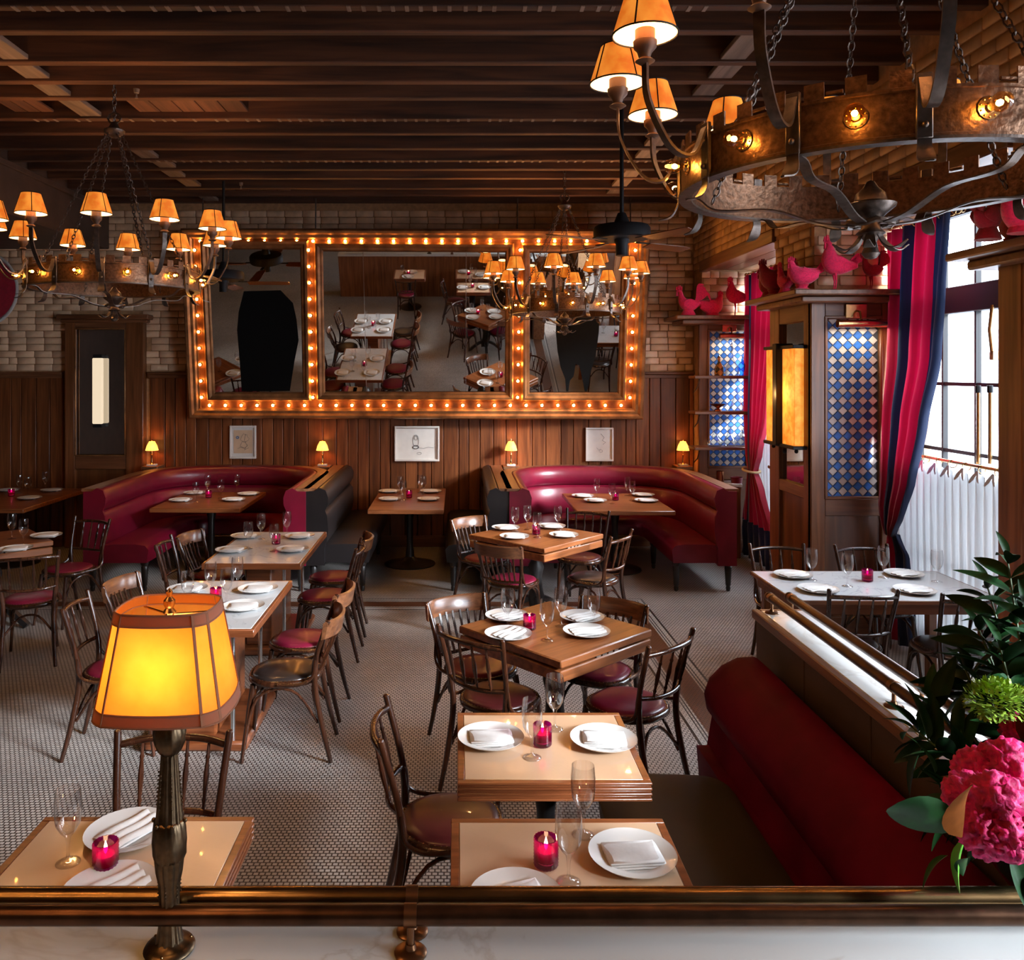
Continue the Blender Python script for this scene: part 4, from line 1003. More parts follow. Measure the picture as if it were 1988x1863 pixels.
def tab(key, label, x0, x1, y0, y1, style, rot=0, z=.75):
    cx, cy = (x0 + x1) / 2, (y0 + y1) / 2; hx_, hy_ = (x1 - x0) / 2, (y1 - y0) / 2
    t = thing('dining_table', label, 'table', (cx, cy, 0), rot)
    if style == 'cream':
        top_edge(t, hx_, hy_, z, 'cream', 'table_edge', .026, .065, 7); pedestal(t, z - .05, .24)
    elif style == 'marble':
        top_edge(t, hx_, hy_, z, 'marble', 'table_edge', .022, .045)
        MB().box(-.10, .10, -hy_ * .62, hy_ * .62, .06, z - .05, .01).ob('slab_pedestal', 'table_edge', t)
        MB().box(-.30, .30, -hy_ * .75, hy_ * .75, 0, .06, .015).ob('foot_plinth', 'table_edge', t)
        for sx in (-1, 1):
            for sy in (-1, 1):
                MB().tube([(sx * .20, sy * hy_ * .62, .05), (sx * .20, sy * hy_ * .62, z - .04)], .0145, n=12).ob('chrome_post', 'chrome', t)
    elif style == 'window':
        top_edge(t, hx_, hy_, z, 'marble', 'trim', .010, .028)
        MB().box(-hx_ + .04, hx_ - .04, -hy_ + .04, hy_ - .04, z - .10, z - .03, .004).ob('apron', 'trim', t)
        for sx in (-1, 1):
            for sy in (-1, 1): MB().box(sx * (hx_ - .09) - .03, sx * (hx_ - .09) + .03, sy * (hy_ - .09) - .03, sy * (hy_ - .09) + .03, 0, z - .05, .005).ob('leg', 'trimv', t)
    elif style == 'wood':
        MB().box(-hx_, hx_, -hy_, hy_, z - .042, z, .006).ob('table_top', 'table_wood', t)
        MB().box(-hx_ + .004, hx_ - .004, -hy_ + .004, hy_ - .004, z - .115, z - .054, .006).ob('draw_leaf', 'table_wood', t)
        for s in (-1, 1):
            for k in range(4):
                y = (k - 1.5) * .05
                MB().box(s * (hx_ - .03) - .02, s * (hx_ - .03) + .02, y - .018, y + .018, z - .056, z - .040).ob('spacer', 'block', t, smooth=False)
                MB().box(y - .018, y + .018, s * (hy_ - .03) - .02, s * (hy_ - .03) + .02, z - .056, z - .040).ob('spacer', 'block', t, smooth=False)
        MB().lathe([(.06, .10), (.075, .20), (.055, .28), (.05, .38), (.07, .46), (.05, .52), (.055, .62), (.09, z - .11)], 18).ob('pedestal', 'castiron', t)
        for k in range(4):
            a = k * PI / 2 + PI / 4
            MB().tube(arc3([(.03 * math.cos(a), .03 * math.sin(a), .20), (.16 * math.cos(a), .16 * math.sin(a), .14), (.30 * math.cos(a), .30 * math.sin(a), .02)], 3), 1.0, flat=(.05, .045), up=(0, 0, 1)).ob('foot', 'castiron', t)
    else:
        MB().box(-hx_, hx_, -hy_, hy_, z - .045, z, .006).ob('table_top', 'table_wood', t)
        pedestal(t, z - .045, .29)
    TB[key] = t
    return t
tab('A', 'nearest cream-topped table beside the banquette, partly behind the rail', -.017, .668, 2.06, 2.673, 'cream')
tab('B', 'cream-topped table beside the banquette, second from the rail', .004, .690, 2.90, 3.50, 'cream')
tab('C', 'cream-topped table behind the large glowing lamp', -1.338, -.657, 2.08, 2.683, 'cream')
tab('D', 'white marble table with chrome posts, nearer of the left pair', -1.885, -1.135, 4.62, 5.71, 'marble')
tab('E', 'white marble table with chrome posts, farther of the left pair', -1.92, -1.17, 6.20, 7.44, 'marble')
tab('F', 'square wooden draw-leaf table with bright magenta candle, nearer of two', .556 - .385, .556 + .385, 4.66 - .385, 4.66 + .385, 'wood', R(41.5))
tab('G', 'square wooden draw-leaf table in front of the right booth, farther of two', .71 - .425, .71 + .425, 7.33 - .425, 7.33 + .425, 'wood', R(46))
tab('H', 'wooden table against the wall between the black benches', -.93, -.13, 8.60, 10.20, 'booth')
tab('I', 'wooden table inside the left red booth', -3.24, -2.28, 8.69, 9.88, 'booth')
tab('J', 'wooden table inside the right red booth', 1.25, 2.27, 8.53, 9.77, 'booth')
tab('K', 'wooden table against the wall at the far left', -5.6, -4.55, 8.66, 10.2, 'booth')
tab('L', 'wooden table cut off by the left border', -4.35, -3.60, 6.70, 7.45, 'wood', R(42))
tab('M', 'white marble window table behind the divider rails', 2.13, 3.48, 5.20, 5.98, 'window')
# ---------------------------------------------------------------- place settings
plate0 = MB().lathe([(.0001, .004), (.070, .004), (.078, .008), (.10, .016), (.127, .021), (.130, .0225), (.1275, .0185), (.10, .011), (.082, .003), (.072, 0), (.0001, 0)], 36).mesh('dinner_plate', 'china', angle=60)
def napkin_mesh(seed):
    random.seed(seed); mb = MB(); hw, hl = .062, .088
    for k in range(3):
        z0 = .006 + k * .0062; s = 1 - .04 * k
        q = random.uniform(-.004, .004)
        def top(u, v, z0=z0, s=s, q=q, k=k):
            x = (u - .5) * 2 * hl * s + q; y = (v - .5) * 2 * hw * s
            e = min(u, 1 - u, v, 1 - v)
            return (x, y, z0 + .0058 * min(1, e * 10) + .002 * math.sin(u * 5 + k) * math.cos(v * 4 + k) + .006 * (abs(u - .5) > .42) * .3)
        mb.grid(top, 9, 7)
        mb.box(-hl * s + q, hl * s + q, -hw * s, hw * s, z0 - .002, z0 + .0035, .002)
    return mb.mesh('folded_napkin', 'linen', angle=50)
naps = [napkin_mesh(k) for k in range(3)]
random.seed(21)
def napkin_loose(seed):
    """a casually folded napkin: three soft pleats"""
    random.seed(seed)
    def fn(u, v):
        x = (u - .5) * .19; y = (v - .5) * .115
        return (x + .01 * v, y, .0165 + .012 * abs(math.sin(v * 3 * PI)) * (.4 + .6 * u) + .004 * math.sin(u * 6))
    return MB().grid(fn, 10, 19).box(-.09, .09, -.055, .055, .006, .0125, .002).mesh('folded_napkin', 'linen', angle=50)
nap_l = napkin_loose(3)
GP = [(.0001, .003), (.020, .004), (.032, .0015), (.035, .0), (.035, .0015), (.022, .007), (.006, .012), (.0042, .030), (.005, .055), (.009, .078), (.022, .092), (.0345, .115), (.0390, .148), (.0385, .185), (.0350, .218), (.0342, .218), (.0376, .185), (.0381, .148), (.0336, .116), (.021, .0945), (.006, .084), (.0001, .082)]
glass0 = MB().lathe(GP, 24).mesh('water_goblet', 'glass', angle=70)
def votive():
    t = thing('votive_candle', 'v', 'candle holder')
    def hob(a, z): return 1 + .035 * math.cos(20 * a)
    prof = [(.030, 0)] + [(.0345 + (.0016 if k % 2 else -.0006), .004 + k * .0048) for k in range(16)] + [(.0345, .083), (.0315, .083), (.031, .02), (.0001, .015)]
    MB().lathe(prof, 40, mod=hob).ob('holder', 'votive', t, angle=60)
    MB().lathe([(.024, .012), (.026, .014), (.026, .046), (.022, .045), (.0001, .044)], 16).ob('wax', 'wax', t)
    MB().lathe([(.0001, .046), (.0050, .054), (.0062, .062), (.0035, .074), (.0001, .086)], 10).ob('flame', 'flame', t)
    return reg(t)
vot = votive()
TN = {'A': 'nearest cream table by the banquette', 'B': 'second cream table by the banquette', 'C': 'cream table behind the big lamp', 'D': 'nearer left marble table',
      'E': 'farther left marble table', 'F': 'nearer square wooden table', 'G': 'farther square wooden table', 'H': 'wall table between black benches',
      'I': "left red booth's table", 'J': "right red booth's table", 'K': 'far left wall table', 'L': 'wooden table cut by the left border', 'M': 'marble table by the window'}
SET = {
 'A': ([(1228, 1662, 5), (1003, 1748, 20)], [(1104, 1712), (1132, 1620)], (1060, 1680)),
 'B': ([(953, 1434, 3), (1172, 1437, -6)], [(1033, 1470), (1077, 1415)], (1053, 1446)),
 'C': ([(249, 1617, 60), (212, 1732, 50)], [(132, 1674)], (205, 1688)),
 'D': ([(472, 1178, 8), (501, 1144, 0), (364, 1144, 0), (327, 1179, 5)], [(409, 1156), (461, 1145), (440, 1171), (364, 1178)], (419, 1166)),
 'E': ([(582, 1041, 5), (568, 1067, 0), (477, 1041, 0), (450, 1068, -5)], [(507, 1046), (532, 1070), (557, 1041), (482, 1065)], (536, 1056)),
 'F': ([(985, 1197, 30), (987, 1232, 50), (1130, 1199, 35), (1139, 1227, 15)], [(985, 1218), (1062, 1242), (1089, 1215), (1153, 1217)], (1028, 1221)),
 'G': ([(982, 1025, 20), (999, 1042, 0), (1071, 1022, 10), (1095, 1039, 0)], [(1000, 1031), (1024, 1028), (1043, 1043), (1083, 1028)], (1041, 1037)),
 'H': ([(756, 954, 0), (757, 969, 0), (836, 954, 0), (832, 969, 0)], [(777, 960), (783, 971), (816, 957), (822, 960)], (794, 966)),
 'I': ([(351, 971, 0), (378, 957, 10), (454, 970, 0), (483, 959, 0)], [(380, 974), (403, 958), (429, 967), (460, 956)], (405, 966)),
 'J': ([(1132, 963, 0), (1156, 972, 0), (1249, 961, 8), (1255, 972, 0)], [(1159, 966), (1188, 978), (1218, 962), (1227, 971)], (1195, 971)),
 'K': ([(16, 952, 0), (58, 967, 0), (101, 952, 0)], [(38, 957), (54, 962), (88, 950)], (22, 963)),
 'L': ([(90, 1040, 5), (30, 1066, 20)], [(23, 1046), (46, 1058)], None),
 'M': ([(1540, 1117, 20), (1589, 1145, 15), (1755, 1115, 25), (1776, 1147, 15)], [(1576, 1126), (1645, 1138), (1715, 1121), (1819, 1129)], (1684, 1128)),
}
def corner(lst, i):
    if len(lst) == 1: return ''
    if len(lst) == 2: return ('farther ' if lst[i][1] == min(p[1] for p in lst) and abs(lst[0][1] - lst[1][1]) > 20 else 'nearer ' if abs(lst[0][1] - lst[1][1]) > 20 else 'left ' if lst[i][0] == min(p[0] for p in lst) else 'right ')
    ys = sorted(p[0] for p in lst); mid = (ys[(len(lst) - 1) // 2] + ys[(len(lst) - 1) // 2 + 1]) / 2
    side = 'left' if lst[i][0] < mid else 'right'
    same = [p for p in lst if (p[0] < mid) == (lst[i][0] < mid)]
    if len(same) == 1: return side + ' '
    return ('far ' if lst[i][1] == min(p[1] for p in same) else 'near ') + side + ' '
first_v = [True]
for key, (pl, gl, cd) in SET.items():
    zt = .7505; nm = TN[key]
    for i, (px, py, a) in enumerate(pl):
        p = PZ(px, py, zt + .008); p.z = zt
        c = corner(pl, i)
        tag(obj('dinner_plate', plate0, None, p), '%swhite china plate under a napkin on the %s' % (c, nm), 'plate', 'plates on the ' + nm)
        loose = key in 'FCM'
        o = obj('folded_napkin', nap_l if loose else naps[i % 3], None, (p.x, p.y, zt + .0005), (0, 0, R(a)))
        tag(o, '%sfolded white napkin on a plate, %s' % (c, nm), 'napkin', 'napkins on the ' + nm)
    srt = sorted(range(len(gl)), key=lambda i: gl[i][0])
    names = {1: ['only '], 2: ['left ', 'right '], 3: ['leftmost ', 'middle ', 'rightmost '], 4: ['leftmost ', 'second from left ', 'third from left ', 'rightmost ']}[len(gl)]
    for rnk, i in enumerate(srt):
        p = PZ(gl[i][0], gl[i][1], zt)
        tag(obj('water_goblet', glass0, None, p), '%sclear stemmed goblet on the %s' % (names[rnk], nm), 'glass', 'goblets on the ' + nm)
    if cd:
        p = PZ(cd[0], cd[1], zt)
        o = place(vot, p, 0, 'magenta glass votive candle on the ' + nm, 'votive candles', scale=1)
        if key in 'ABCDF':
            light('candle_glow', 'POINT', (0, 0, .075), .35, (1, .45, .15), .01, parent=o)
# ================================================================ CHANDELIERS (origin: centre of the ring at its lower edge)
def chain(mb, a, b, link=.036, wire=.0032, w=.011):
    A, B = Vector(a), Vector(b); L = (B - A).length; n = max(2, int(L / (link * .78))); dr = (B - A) / n; u = dr.normalized()
    s = u.cross(Vector((0, 1, 0.3))).normalized(); t = u.cross(s)
    for i in range(n):
        c = A + dr * (i + .5); q = s if i % 2 else t; h = link / 2
        pts = [c + u * (h * math.cos(k * PI / 4)) + q * (w * math.sin(k * PI / 4)) for k in range(8)]
        mb.tube(pts, wire, n=4, closed=True)
def chandelier():
    t = thing('chandelier', 'c', 'chandelier')
    Rr, H = .60, .135; n = 72
    band = MB().lathe([(Rr, 0), (Rr, H), (Rr - .006, H), (Rr - .006, 0)], n, closed=True)
    for z in (0.0, H - .012): band.lathe([(Rr, z), (Rr + .006, z + .002), (Rr + .006, z + .010), (Rr, z + .012)], n, closed=True)
    band.ob('ring_band', 'bronze', t)
    MB().lathe([(Rr - .035, -.006), (Rr + .008, -.006), (Rr + .008, .002), (Rr - .035, .002)], n, closed=True).ob('lower_flange', 'iron', t)
    mer = MB()
    for k in range(36):
        a = 2 * PI * k / 36; w = .5 * 2 * PI / 36; q = [(Rr * math.cos(a + s * w / 2), Rr * math.sin(a + s * w / 2)) for s in (-1, 1)]
        p = [(.991 * x, .991 * y) for x, y in q]; z0, z1 = H, H + .045
        mer.add([(q[0][0], q[0][1], z0), (q[1][0], q[1][1], z0), (q[1][0], q[1][1], z1), (q[0][0], q[0][1], z1), (p[0][0], p[0][1], z0), (p[1][0], p[1][1], z0), (p[1][0], p[1][1], z1), (p[0][0], p[0][1], z1)],
                [(0, 1, 2, 3), (7, 6, 5, 4), (3, 2, 6, 7), (0, 3, 7, 4), (1, 5, 6, 2)])
        if k % 2: mer.tube([(Rr * .996 * math.cos(a + w * .6), Rr * .996 * math.sin(a + w * .6), H + .012), (Rr * .996 * math.cos(a + w * 1.4), Rr * .996 * math.sin(a + w * 1.4), H + .012)], .006, n=6)
    mer.ob('crenellation', 'bronze', t, smooth=False)['kind'] = 'stuff'
    glass_m = MB().lathe([(.009, 0), (.013, .010), (.024, .028), (.026, .040), (.019, .057), (.0002, .065)], 14).mesh('bulb', 'bulbglass')
    fil_m = MB().ball((0, 0, .030), .0085, 8, 5, 1.2).mesh('filament', 'halo')
    sok = MB().lathe([(.0001, 0), (.030, 0), (.030, .003), (.014, .004), (.011, .012), (.0001, .012)], 14)
    for k in range(10):
        a = 2 * PI * k / 10; sok.ball((.024 * math.cos(a), .024 * math.sin(a), .004), .003, 5, 4)
    sok_m = sok.mesh('socket', 'brass')
    arm_pts = arc3([(Rr + .012, 0, .150), (Rr + .055, 0, .065), (Rr + .13, 0, .085), (Rr + .205, 0, .22), (Rr + .215, 0, .335)], 5)
    arm = MB().tube(arm_pts, 1.0, flat=(.030, .007), up=(0, 1, 0))
    arm = MB().tube([(p.x, p.y, p.z) for p in arm_pts], 1.0, flat=(.008, .030), up=(0, 1, 0))
    arm.box(Rr, Rr + .014, -.020, .020, -.005, .165, .003)
    arm.tube(arc3([(Rr + .010, 0, 0.0), (Rr + .012, 0, -.030), (Rr + .035, 0, -.065), (Rr + .075, 0, -.075)], 4), [1, 1, 1, 1, 1.1, 1.2, 1.3, 1.3, 1.2, 1, .8, .6, .3], flat=(.034, .004), up=(1, 0, .2))
    arm.ball((Rr + .018, 0, .11), .009, 8, 5).ball((Rr + .018, 0, .03), .009, 8, 5)
    arm_m = arm.mesh('arm', 'iron')
    cup_m = MB().lathe([(.0001, .325), (.018, .327), (.030, .335), (.016, .345), (.020, .36), (.034, .375), (.036, .395), (.030, .398), (.030, .43), (.0001, .43)], 16, (Rr + .215, 0, 0)).mesh('candle_cup', 'candlecard')
    SZ0, SZ1, r0, r1 = .415, .545, .098, .058
    sh_m = MB().lathe([(r0, SZ0), (r1, SZ1)], 28, (Rr + .215, 0, 0)).mesh('lamp_shade', 'mica')
    # keep open ends: rebuild without caps
    def cone(rA, rB, zA, zB, nm, mt, k=28):
        m = MB(); vs = []; fs = []
        for (r, z) in ((rA, zA), (rB, zB)):
            for i in range(k): vs.append((Rr + .215 + r * math.cos(2 * PI * i / k), r * math.sin(2 * PI * i / k), z))
        for i in range(k): fs.append((i, (i + 1) % k, k + (i + 1) % k, k + i))
        return m.add(vs, fs).mesh(nm, mt)
    sh_m = cone(r0, r1, SZ0, SZ1, 'lamp_shade', 'mica'); in_m = cone(r0 - .0025, r1 - .0025, SZ0 + .001, SZ1 - .001, 'shade_lining', 'micain')
    tr = MB()
    for (r, z) in ((r0, SZ0), (r1, SZ1)): tr.tube([(Rr + .215 + r * math.cos(2 * PI * i / 28), r * math.sin(2 * PI * i / 28), z) for i in range(28)], .003, n=5, closed=True)
    for i in range(4):
        a = PI / 4 + i * PI / 2; tr.tube([(Rr + .215 + r0 * math.cos(a), r0 * math.sin(a), SZ0), (Rr + .215 + r1 * math.cos(a), r1 * math.sin(a), SZ1)], .0028, n=5)
    tr_m = tr.mesh('shade_trim', 'black')
    for k in range(12):
        a = R(-90 - 15 + 30 * k)
        ar = obj('arm', arm_m, t, rot=(0, 0, a)); obj('candle_cup', cup_m, ar)
        sh = obj('lamp_shade', sh_m, ar); obj('shade_lining', in_m, ar); obj('shade_trim', tr_m, ar)
        b = R(-90 + 30 * k)
        s = obj('socket', sok_m, t, (Rr * math.cos(b), Rr * math.sin(b), .070), (0, PI / 2, b))
        g = obj('bulb', glass_m, t, ((Rr + .012) * math.cos(b), (Rr + .012) * math.sin(b), .070), (0, PI / 2, b))
        obj('filament', fil_m, t, ((Rr + .012) * math.cos(b), (Rr + .012) * math.sin(b), .070), (0, PI / 2, b))
    for k in range(6):    # flat straps sweeping from the ring down to the centre finial
        a = R(-90 + 15 + 60 * k); c, s = math.cos(a), math.sin(a)
        pr = [(.585, -.004), (.54, -.012), (.50, -.045), (.44, -.055), (.30, -.06), (.16, -.11), (.05, -.125)]
        MB().tube([(p.x * c, p.x * s, p.y) for p in arc3([(x, z, 0) for x, z in pr], 4)], 1.0, flat=(.030, .005), up=(0, 0, 1)).ob('bottom_strap', 'iron', t)
        b = a + R(30); c, s = math.cos(b), math.sin(b)
        ch = MB(); chain(ch, (.56 * c, .56 * s, .03), (.05 * c, .05 * s, 1.16)); ch.ob('chain', 'iron', t, smooth=False)
    fin = MB().lathe([(.0001, -.235), (.018, -.23), (.028, -.215), (.020, -.195), (.012, -.185), (.026, -.165), (.045, -.15), (.030, -.135), (.026, -.11), (.050, -.085), (.075, -.065), (.078, -.055), (.050, -.045), (.045, -.02), (.024, .0), (.012, .02), (.0001, .025)], 18)
    fin.ob('finial', 'iron', t)
    lv = MB()
    for k in range(6):
        a = 2 * PI * k / 6; c, s = math.cos(a), math.sin(a)
        lv.tube([(p.x * c, p.x * s, p.y) for p in arc3([(.02, -.14, 0), (.055, -.19, 0), (.09, -.205, 0), (.125, -.185, 0)], 4)], [.5, .7, .9, 1, 1.1, 1.1, 1.1, 1, .9, .8, .6, .4, .2], flat=(.034, .003), up=(0, 0, 1))
    lv.ob('finial_leaf', 'iron', t)
    MB().tube([(.07 * math.cos(2 * PI * k / 14), .07 * math.sin(2 * PI * k / 14), -.118 + .006 * math.sin(k * 2)) for k in range(14)], .010, n=6, closed=True).ob('twisted_collar', 'iron', t)
    hub = MB().lathe([(.0001, 1.12), (.03, 1.13), (.07, 1.16), (.075, 1.18), (.04, 1.20), (.02, 1.24), (.0001, 1.25)], 14)
    hub.tube([(.05 * math.cos(k * PI / 4), 0, 1.27 + .04 * math.sin(k * PI / 4)) for k in range(8)], .008, n=6, closed=True)
    hub.ob('hub', 'iron', t)
    ch = MB(); chain(ch, (0, 0, 1.24), (0, 0, 1.78), .05, .005, .015); ch.ob('hanging_chain', 'iron', t, smooth=False)
    return reg(t)
chn = chandelier()
for lb, x, y in (('huge wrought bronze ring chandelier at the upper right', 1.357, 2.70), ('ring chandelier with parchment shades at the upper left', X(222, 6.1), 6.1),
                 ('distant ring chandelier hanging before the right end of the lit mirror', X(1096, 8.65), 8.65),
                 ('added unseen ring chandelier above the upper edge, warming the foreground', -1.9, .3)):  # the fourth is added out of view to warm the foreground light
    o = place(chn, (x, y, 2.80), 0, lb, 'ring chandeliers', scale=.96 if y > 8 else 1)
    for k in range(0, 12, 2):
        a = R(-105 + 30 * k); light('shade_bulb', 'POINT', (.815 * math.cos(a), .815 * math.sin(a), .47), 26.0 if y < 1 else 4.0 if y < 4 else 22.0, (1, .50, .17), .03, parent=o)
# ================================================================ CEILING FANS
def fan():
    t = thing('ceiling_fan', 'f', 'fan')
    MB().lathe([(.0001, -.08), (.205, -.08), (.215, -.07), (.215, .0), (.20, .02), (.06, .035), (.055, .06), (.03, .12), (.0001, .13)], 32).ob('motor_housing', 'black', t)
    MB().tube([(0, 0, .12), (0, 0, .98)], .0155, n=12).ob('down_rod', 'black', t)
    MB().lathe([(.0001, -.21), (.045, -.205), (.045, -.12), (.055, -.10), (.055, -.08), (.0001, -.08)], 20).ob('switch_cup', 'black', t)
    for k in range(4):
        a = k * PI / 2 + R(12)
        b = MB().box(.16, .28, -.02, .02, -.095, -.088, .002).ob('blade_arm', 'black', t, rot=(0, 0, a))
        m = MB().loft([[(x, -w, -.100 + .02 * -1 * 0), (x, w, -.100 - .018), (x, w, -.094 - .018), (x, -w, -.094)] for x, w in ((.26, .045), (.30, .058), (.62, .07), (.68, .062), (.70, .045))])
        m.ob('blade', 'table_edge', t, smooth=False, rot=(0, 0, a))
    return reg(t)
fn_ = fan()
place(fn_, (X(1207, 6.3), 6.3, Z(444, 6.3)), R(20), 'black ceiling fan in front of the lit mirror corner, nearer of two', 'ceiling fans', scale=1)
place(fn_, (X(434, 8.8), 8.8, Z(530, 8.8)), R(-10), 'black ceiling fan beside the left chandelier, farther of two', 'ceiling fans', scale=1)
for px, py, lb in ((265, 178, 'small sprinkler head beside the left chandelier mount'), (468, 358, 'small sprinkler head above the far fan')):
    d = 2.03 * F / (CY - py)
    t = thing('sprinkler_head', lb, 'sprinkler', (X(px, d), d, CEIL), 0, 'sprinkler heads')
    MB().lathe([(.0001, -.07), (.012, -.068), (.006, -.05), (.006, -.035), (.018, -.03), (.022, 0), (.0001, .001)], 12).ob('body', 'block', t)
# ================================================================ SMALL LAMPS ON THE BOOTH RAILS
def small_lamp():
    t = thing('small_table_lamp', 's', 'lamp')
    MB().box(-.055, .055, -.045, .045, 0, .022, .004).ob('base', 'ledge', t)
    MB().lathe([(.022, .022), (.010, .035), (.014, .05), (.007, .07), (.009, .12), (.014, .135), (.007, .15), (.007, .20)], 12).ob('stem', 'brass', t)
    def md(a, z): return 1 + .03 * math.cos(14 * a)
    m = MB(); vs = []; fs = []; k = 56
    for (r, z) in ((.076, .19), (.060, .25), (.034, .30)):
        for i in range(k): a = 2 * PI * i / k; vs.append((r * md(a, z) * math.cos(a), r * md(a, z) * math.sin(a), z))
    for j in range(2):
        for i in range(k): fs.append((j * k + i, j * k + (i + 1) % k, (j + 1) * k + (i + 1) % k, (j + 1) * k + i))
    m.add(vs, fs).ob('lamp_shade', 'smallshade', t)
    MB().lathe([(.006, .30), (.009, .31), (.004, .32), (.0001, .335)], 8).ob('finial', 'brass', t)
    return reg(t)
sl = small_lamp()
for px, lb, dy in ((295, 'little glowing lamp at the left end of the left booth, beside the tall mirror', 0), (626, 'little glowing lamp at the right corner of the left booth', 0),
               (992, 'little glowing lamp at the left corner of the right booth', 0), (1326, 'little glowing lamp beside the decanter bay', 0)):
    o = place(sl, (X(px, 10.2), 10.2, 1.028), 0, lb, 'little lamps on the booth rails', scale=1.0)
    light('lamp_bulb', 'POINT', (0, -.02, .27), 2.6, (1, .42, .12), .03, parent=o)
# ledge blocks that carry the outer lamps where the booth curves away
for px in (295, 626, 992, 1326):
    x = X(px, 10.2)
    tag(MB().box(x - .10, x + .10, 10.10, 10.33, .99, 1.0285, .004).ob('corner_shelf', 'trimy'), 'wooden corner ledge under the little lamp near the ' + {295: 'tall mirror', 626: 'right end of the left booth', 992: 'left end of the right booth', 1326: 'decanter bay'}[px], 'ledge', 'lamp ledges')
# ================================================================ THE LARGE TABLE LAMP
LX, LY = X(325, 1.70), 1.70
bl = thing('table_lamp', 'large glowing parchment lamp on an ornate bronze column, bolted to the counter', 'lamp', (LX, 1.712, 1.0))
MB().lathe([(.0001, 0), (.050, 0), (.052, .004), (.049, .009), (.040, .013), (.030, .017), (.026, .022), (.0001, .022)], 32).ob('base', 'lampmetal', bl)
for k in range(3):
    a = k * 2 * PI / 3 + .5; MB().ball((.043 * math.cos(a), .043 * math.sin(a), .012), .0035, 8, 4, .7).ob('screw', 'brass', bl)
def flute(a, z): return 1 + .055 * math.cos(12 * a)
MB().lathe([(.027, .020), (.024, .035), (.0205, .060), (.0195, .10), (.0215, .14), (.0265, .165), (.029, .19)], 72, mod=flute).ob('column_foot', 'lampmetal', bl, angle=60)
def orn(a, z): return 1 + .10 * max(0, math.cos(6 * a)) * (.6 + .4 * math.sin(z * 190)) + .03 * math.cos(18 * a + z * 60)
MB().lathe([(.029, .188), (.0325, .20), (.0345, .225), (.0325, .25), (.030, .265), (.026, .27)], 72, mod=orn).ob('leaf_boss', 'lampmetal', bl, angle=70)
br_ = MB()
for k in range(6):
    a = k * PI / 3; br_.ball((.0325 * math.cos(a), .0325 * math.sin(a), .268), .005, 8, 5)
    for j in range(9): br_.ball((.0265 * math.cos(a) * (1 - j * .02), .0265 * math.sin(a) * (1 - j * .02), .30 + j * .0085), .0022, 6, 4)
    for j in range(7): br_.ball((.0225 * math.cos(a + .5), .0225 * math.sin(a + .5), .115 + j * .0075), .0020, 6, 4)
br_.ob('bead_row', 'lampmetal', bl)
MB().lathe([(.028, .262), (.026, .28), (.0225, .32), (.0195, .36), (.0175, .39), (.0165, .41)], 72, mod=flute).ob('column_shaft', 'lampmetal', bl, angle=60)
MB().lathe([(.016, .405), (.024, .415), (.0305, .432), (.033, .452), (.029, .470), (.022, .478), (.027, .484), (.024, .492), (.008, .495), (.008, .54)], 72, mod=orn).ob('acanthus_capital', 'lampmetal', bl, angle=70)
MB().tube([(0, 0, .49), (0, 0, .715)], .004, n=8).lathe([(.006, .69), (.014, .70), (.008, .708), (.012, .716), (.012, .724), (.005, .732), (.007, .742), (.0001, .75)], 14).ob('finial', 'brass', bl)
def shade_ring(hx_, hy_, ch, z):
    """rectangle with cut corners and gently bowed sides"""
    P = [(-hx_ + ch, -hy_), (hx_ - ch, -hy_), (hx_, -hy_ + ch), (hx_, hy_ - ch), (hx_ - ch, hy_), (-hx_ + ch, hy_), (-hx_, hy_ - ch), (-hx_, -hy_ + ch)]; out = []
    for i in range(8):
        a, b = Vector(P[i]), Vector(P[(i + 1) % 8]); nrm = Vector((b.y - a.y, -(b.x - a.x))).normalized(); L = (b - a).length
        for k in range(6):
            f = k / 6; q = a + (b - a) * f + nrm * (.055 * L * 4 * f * (1 - f)); out.append((q.x, q.y, z))
    return out
Z0, Z1 = .505, .715
def sr(f, e=0.0):
    e0 = .127 + (.092 - .127) * f + e; return shade_ring(e0, e0 * .80, .028 - .006 * f, Z0 + (Z1 - Z0) * f)
def wall_of(rings, name, mat):
    m = MB(); n = len(rings[0]); vs = [v for r in rings for v in r]; fs = []
    for j in range(len(rings) - 1):
        for i in range(n): fs.append((j * n + i, j * n + (i + 1) % n, (j + 1) * n + (i + 1) % n, (j + 1) * n + i))
    return m.add(vs, fs).ob(name, mat, bl, angle=20)
wall_of([sr(f) for f in (0, .25, .5, .75, 1)], 'lamp_shade', 'bigshade')
for a, b, nm in ((0, .10, 'lower_tape'), (.90, 1.0, 'upper_tape')):
    wall_of([sr(a, .0016), sr(b, .0016)], nm, 'shadetrim')
for nm, f in (('lower_rim', 0), ('upper_rim', 1), ('tape_edge', .105), ('tape_edge', .895)):
    MB().tube(sr(f, .001), .0022, n=6, closed=True).ob(nm, 'shadetrim', bl)
for i in (0, 6, 12, 18, 24, 30, 36, 42):
    MB().tube([sr(0, .001)[i], sr(1, .001)[i]], 1.0, flat=(.006, .002), up=(0, 0, 1)).ob('corner_tape', 'shadetrim', bl)
sp_ = MB()
for a in (.3, .3 + 2 * PI / 3, .3 + 4 * PI / 3): sp_.tube([(0, 0, .695), (.10 * math.cos(a), .084 * math.sin(a), .695)], .0022, n=5)
sp_.ob('spider', 'brass', bl)
MB().ball((0, 0, .60), .028, 12, 8, 1.3).ob('bulb', 'micain', bl)
light('lamp_bulb', 'POINT', (0, -.02, .60), 2.4, (1, .58, .24), .07, parent=bl)
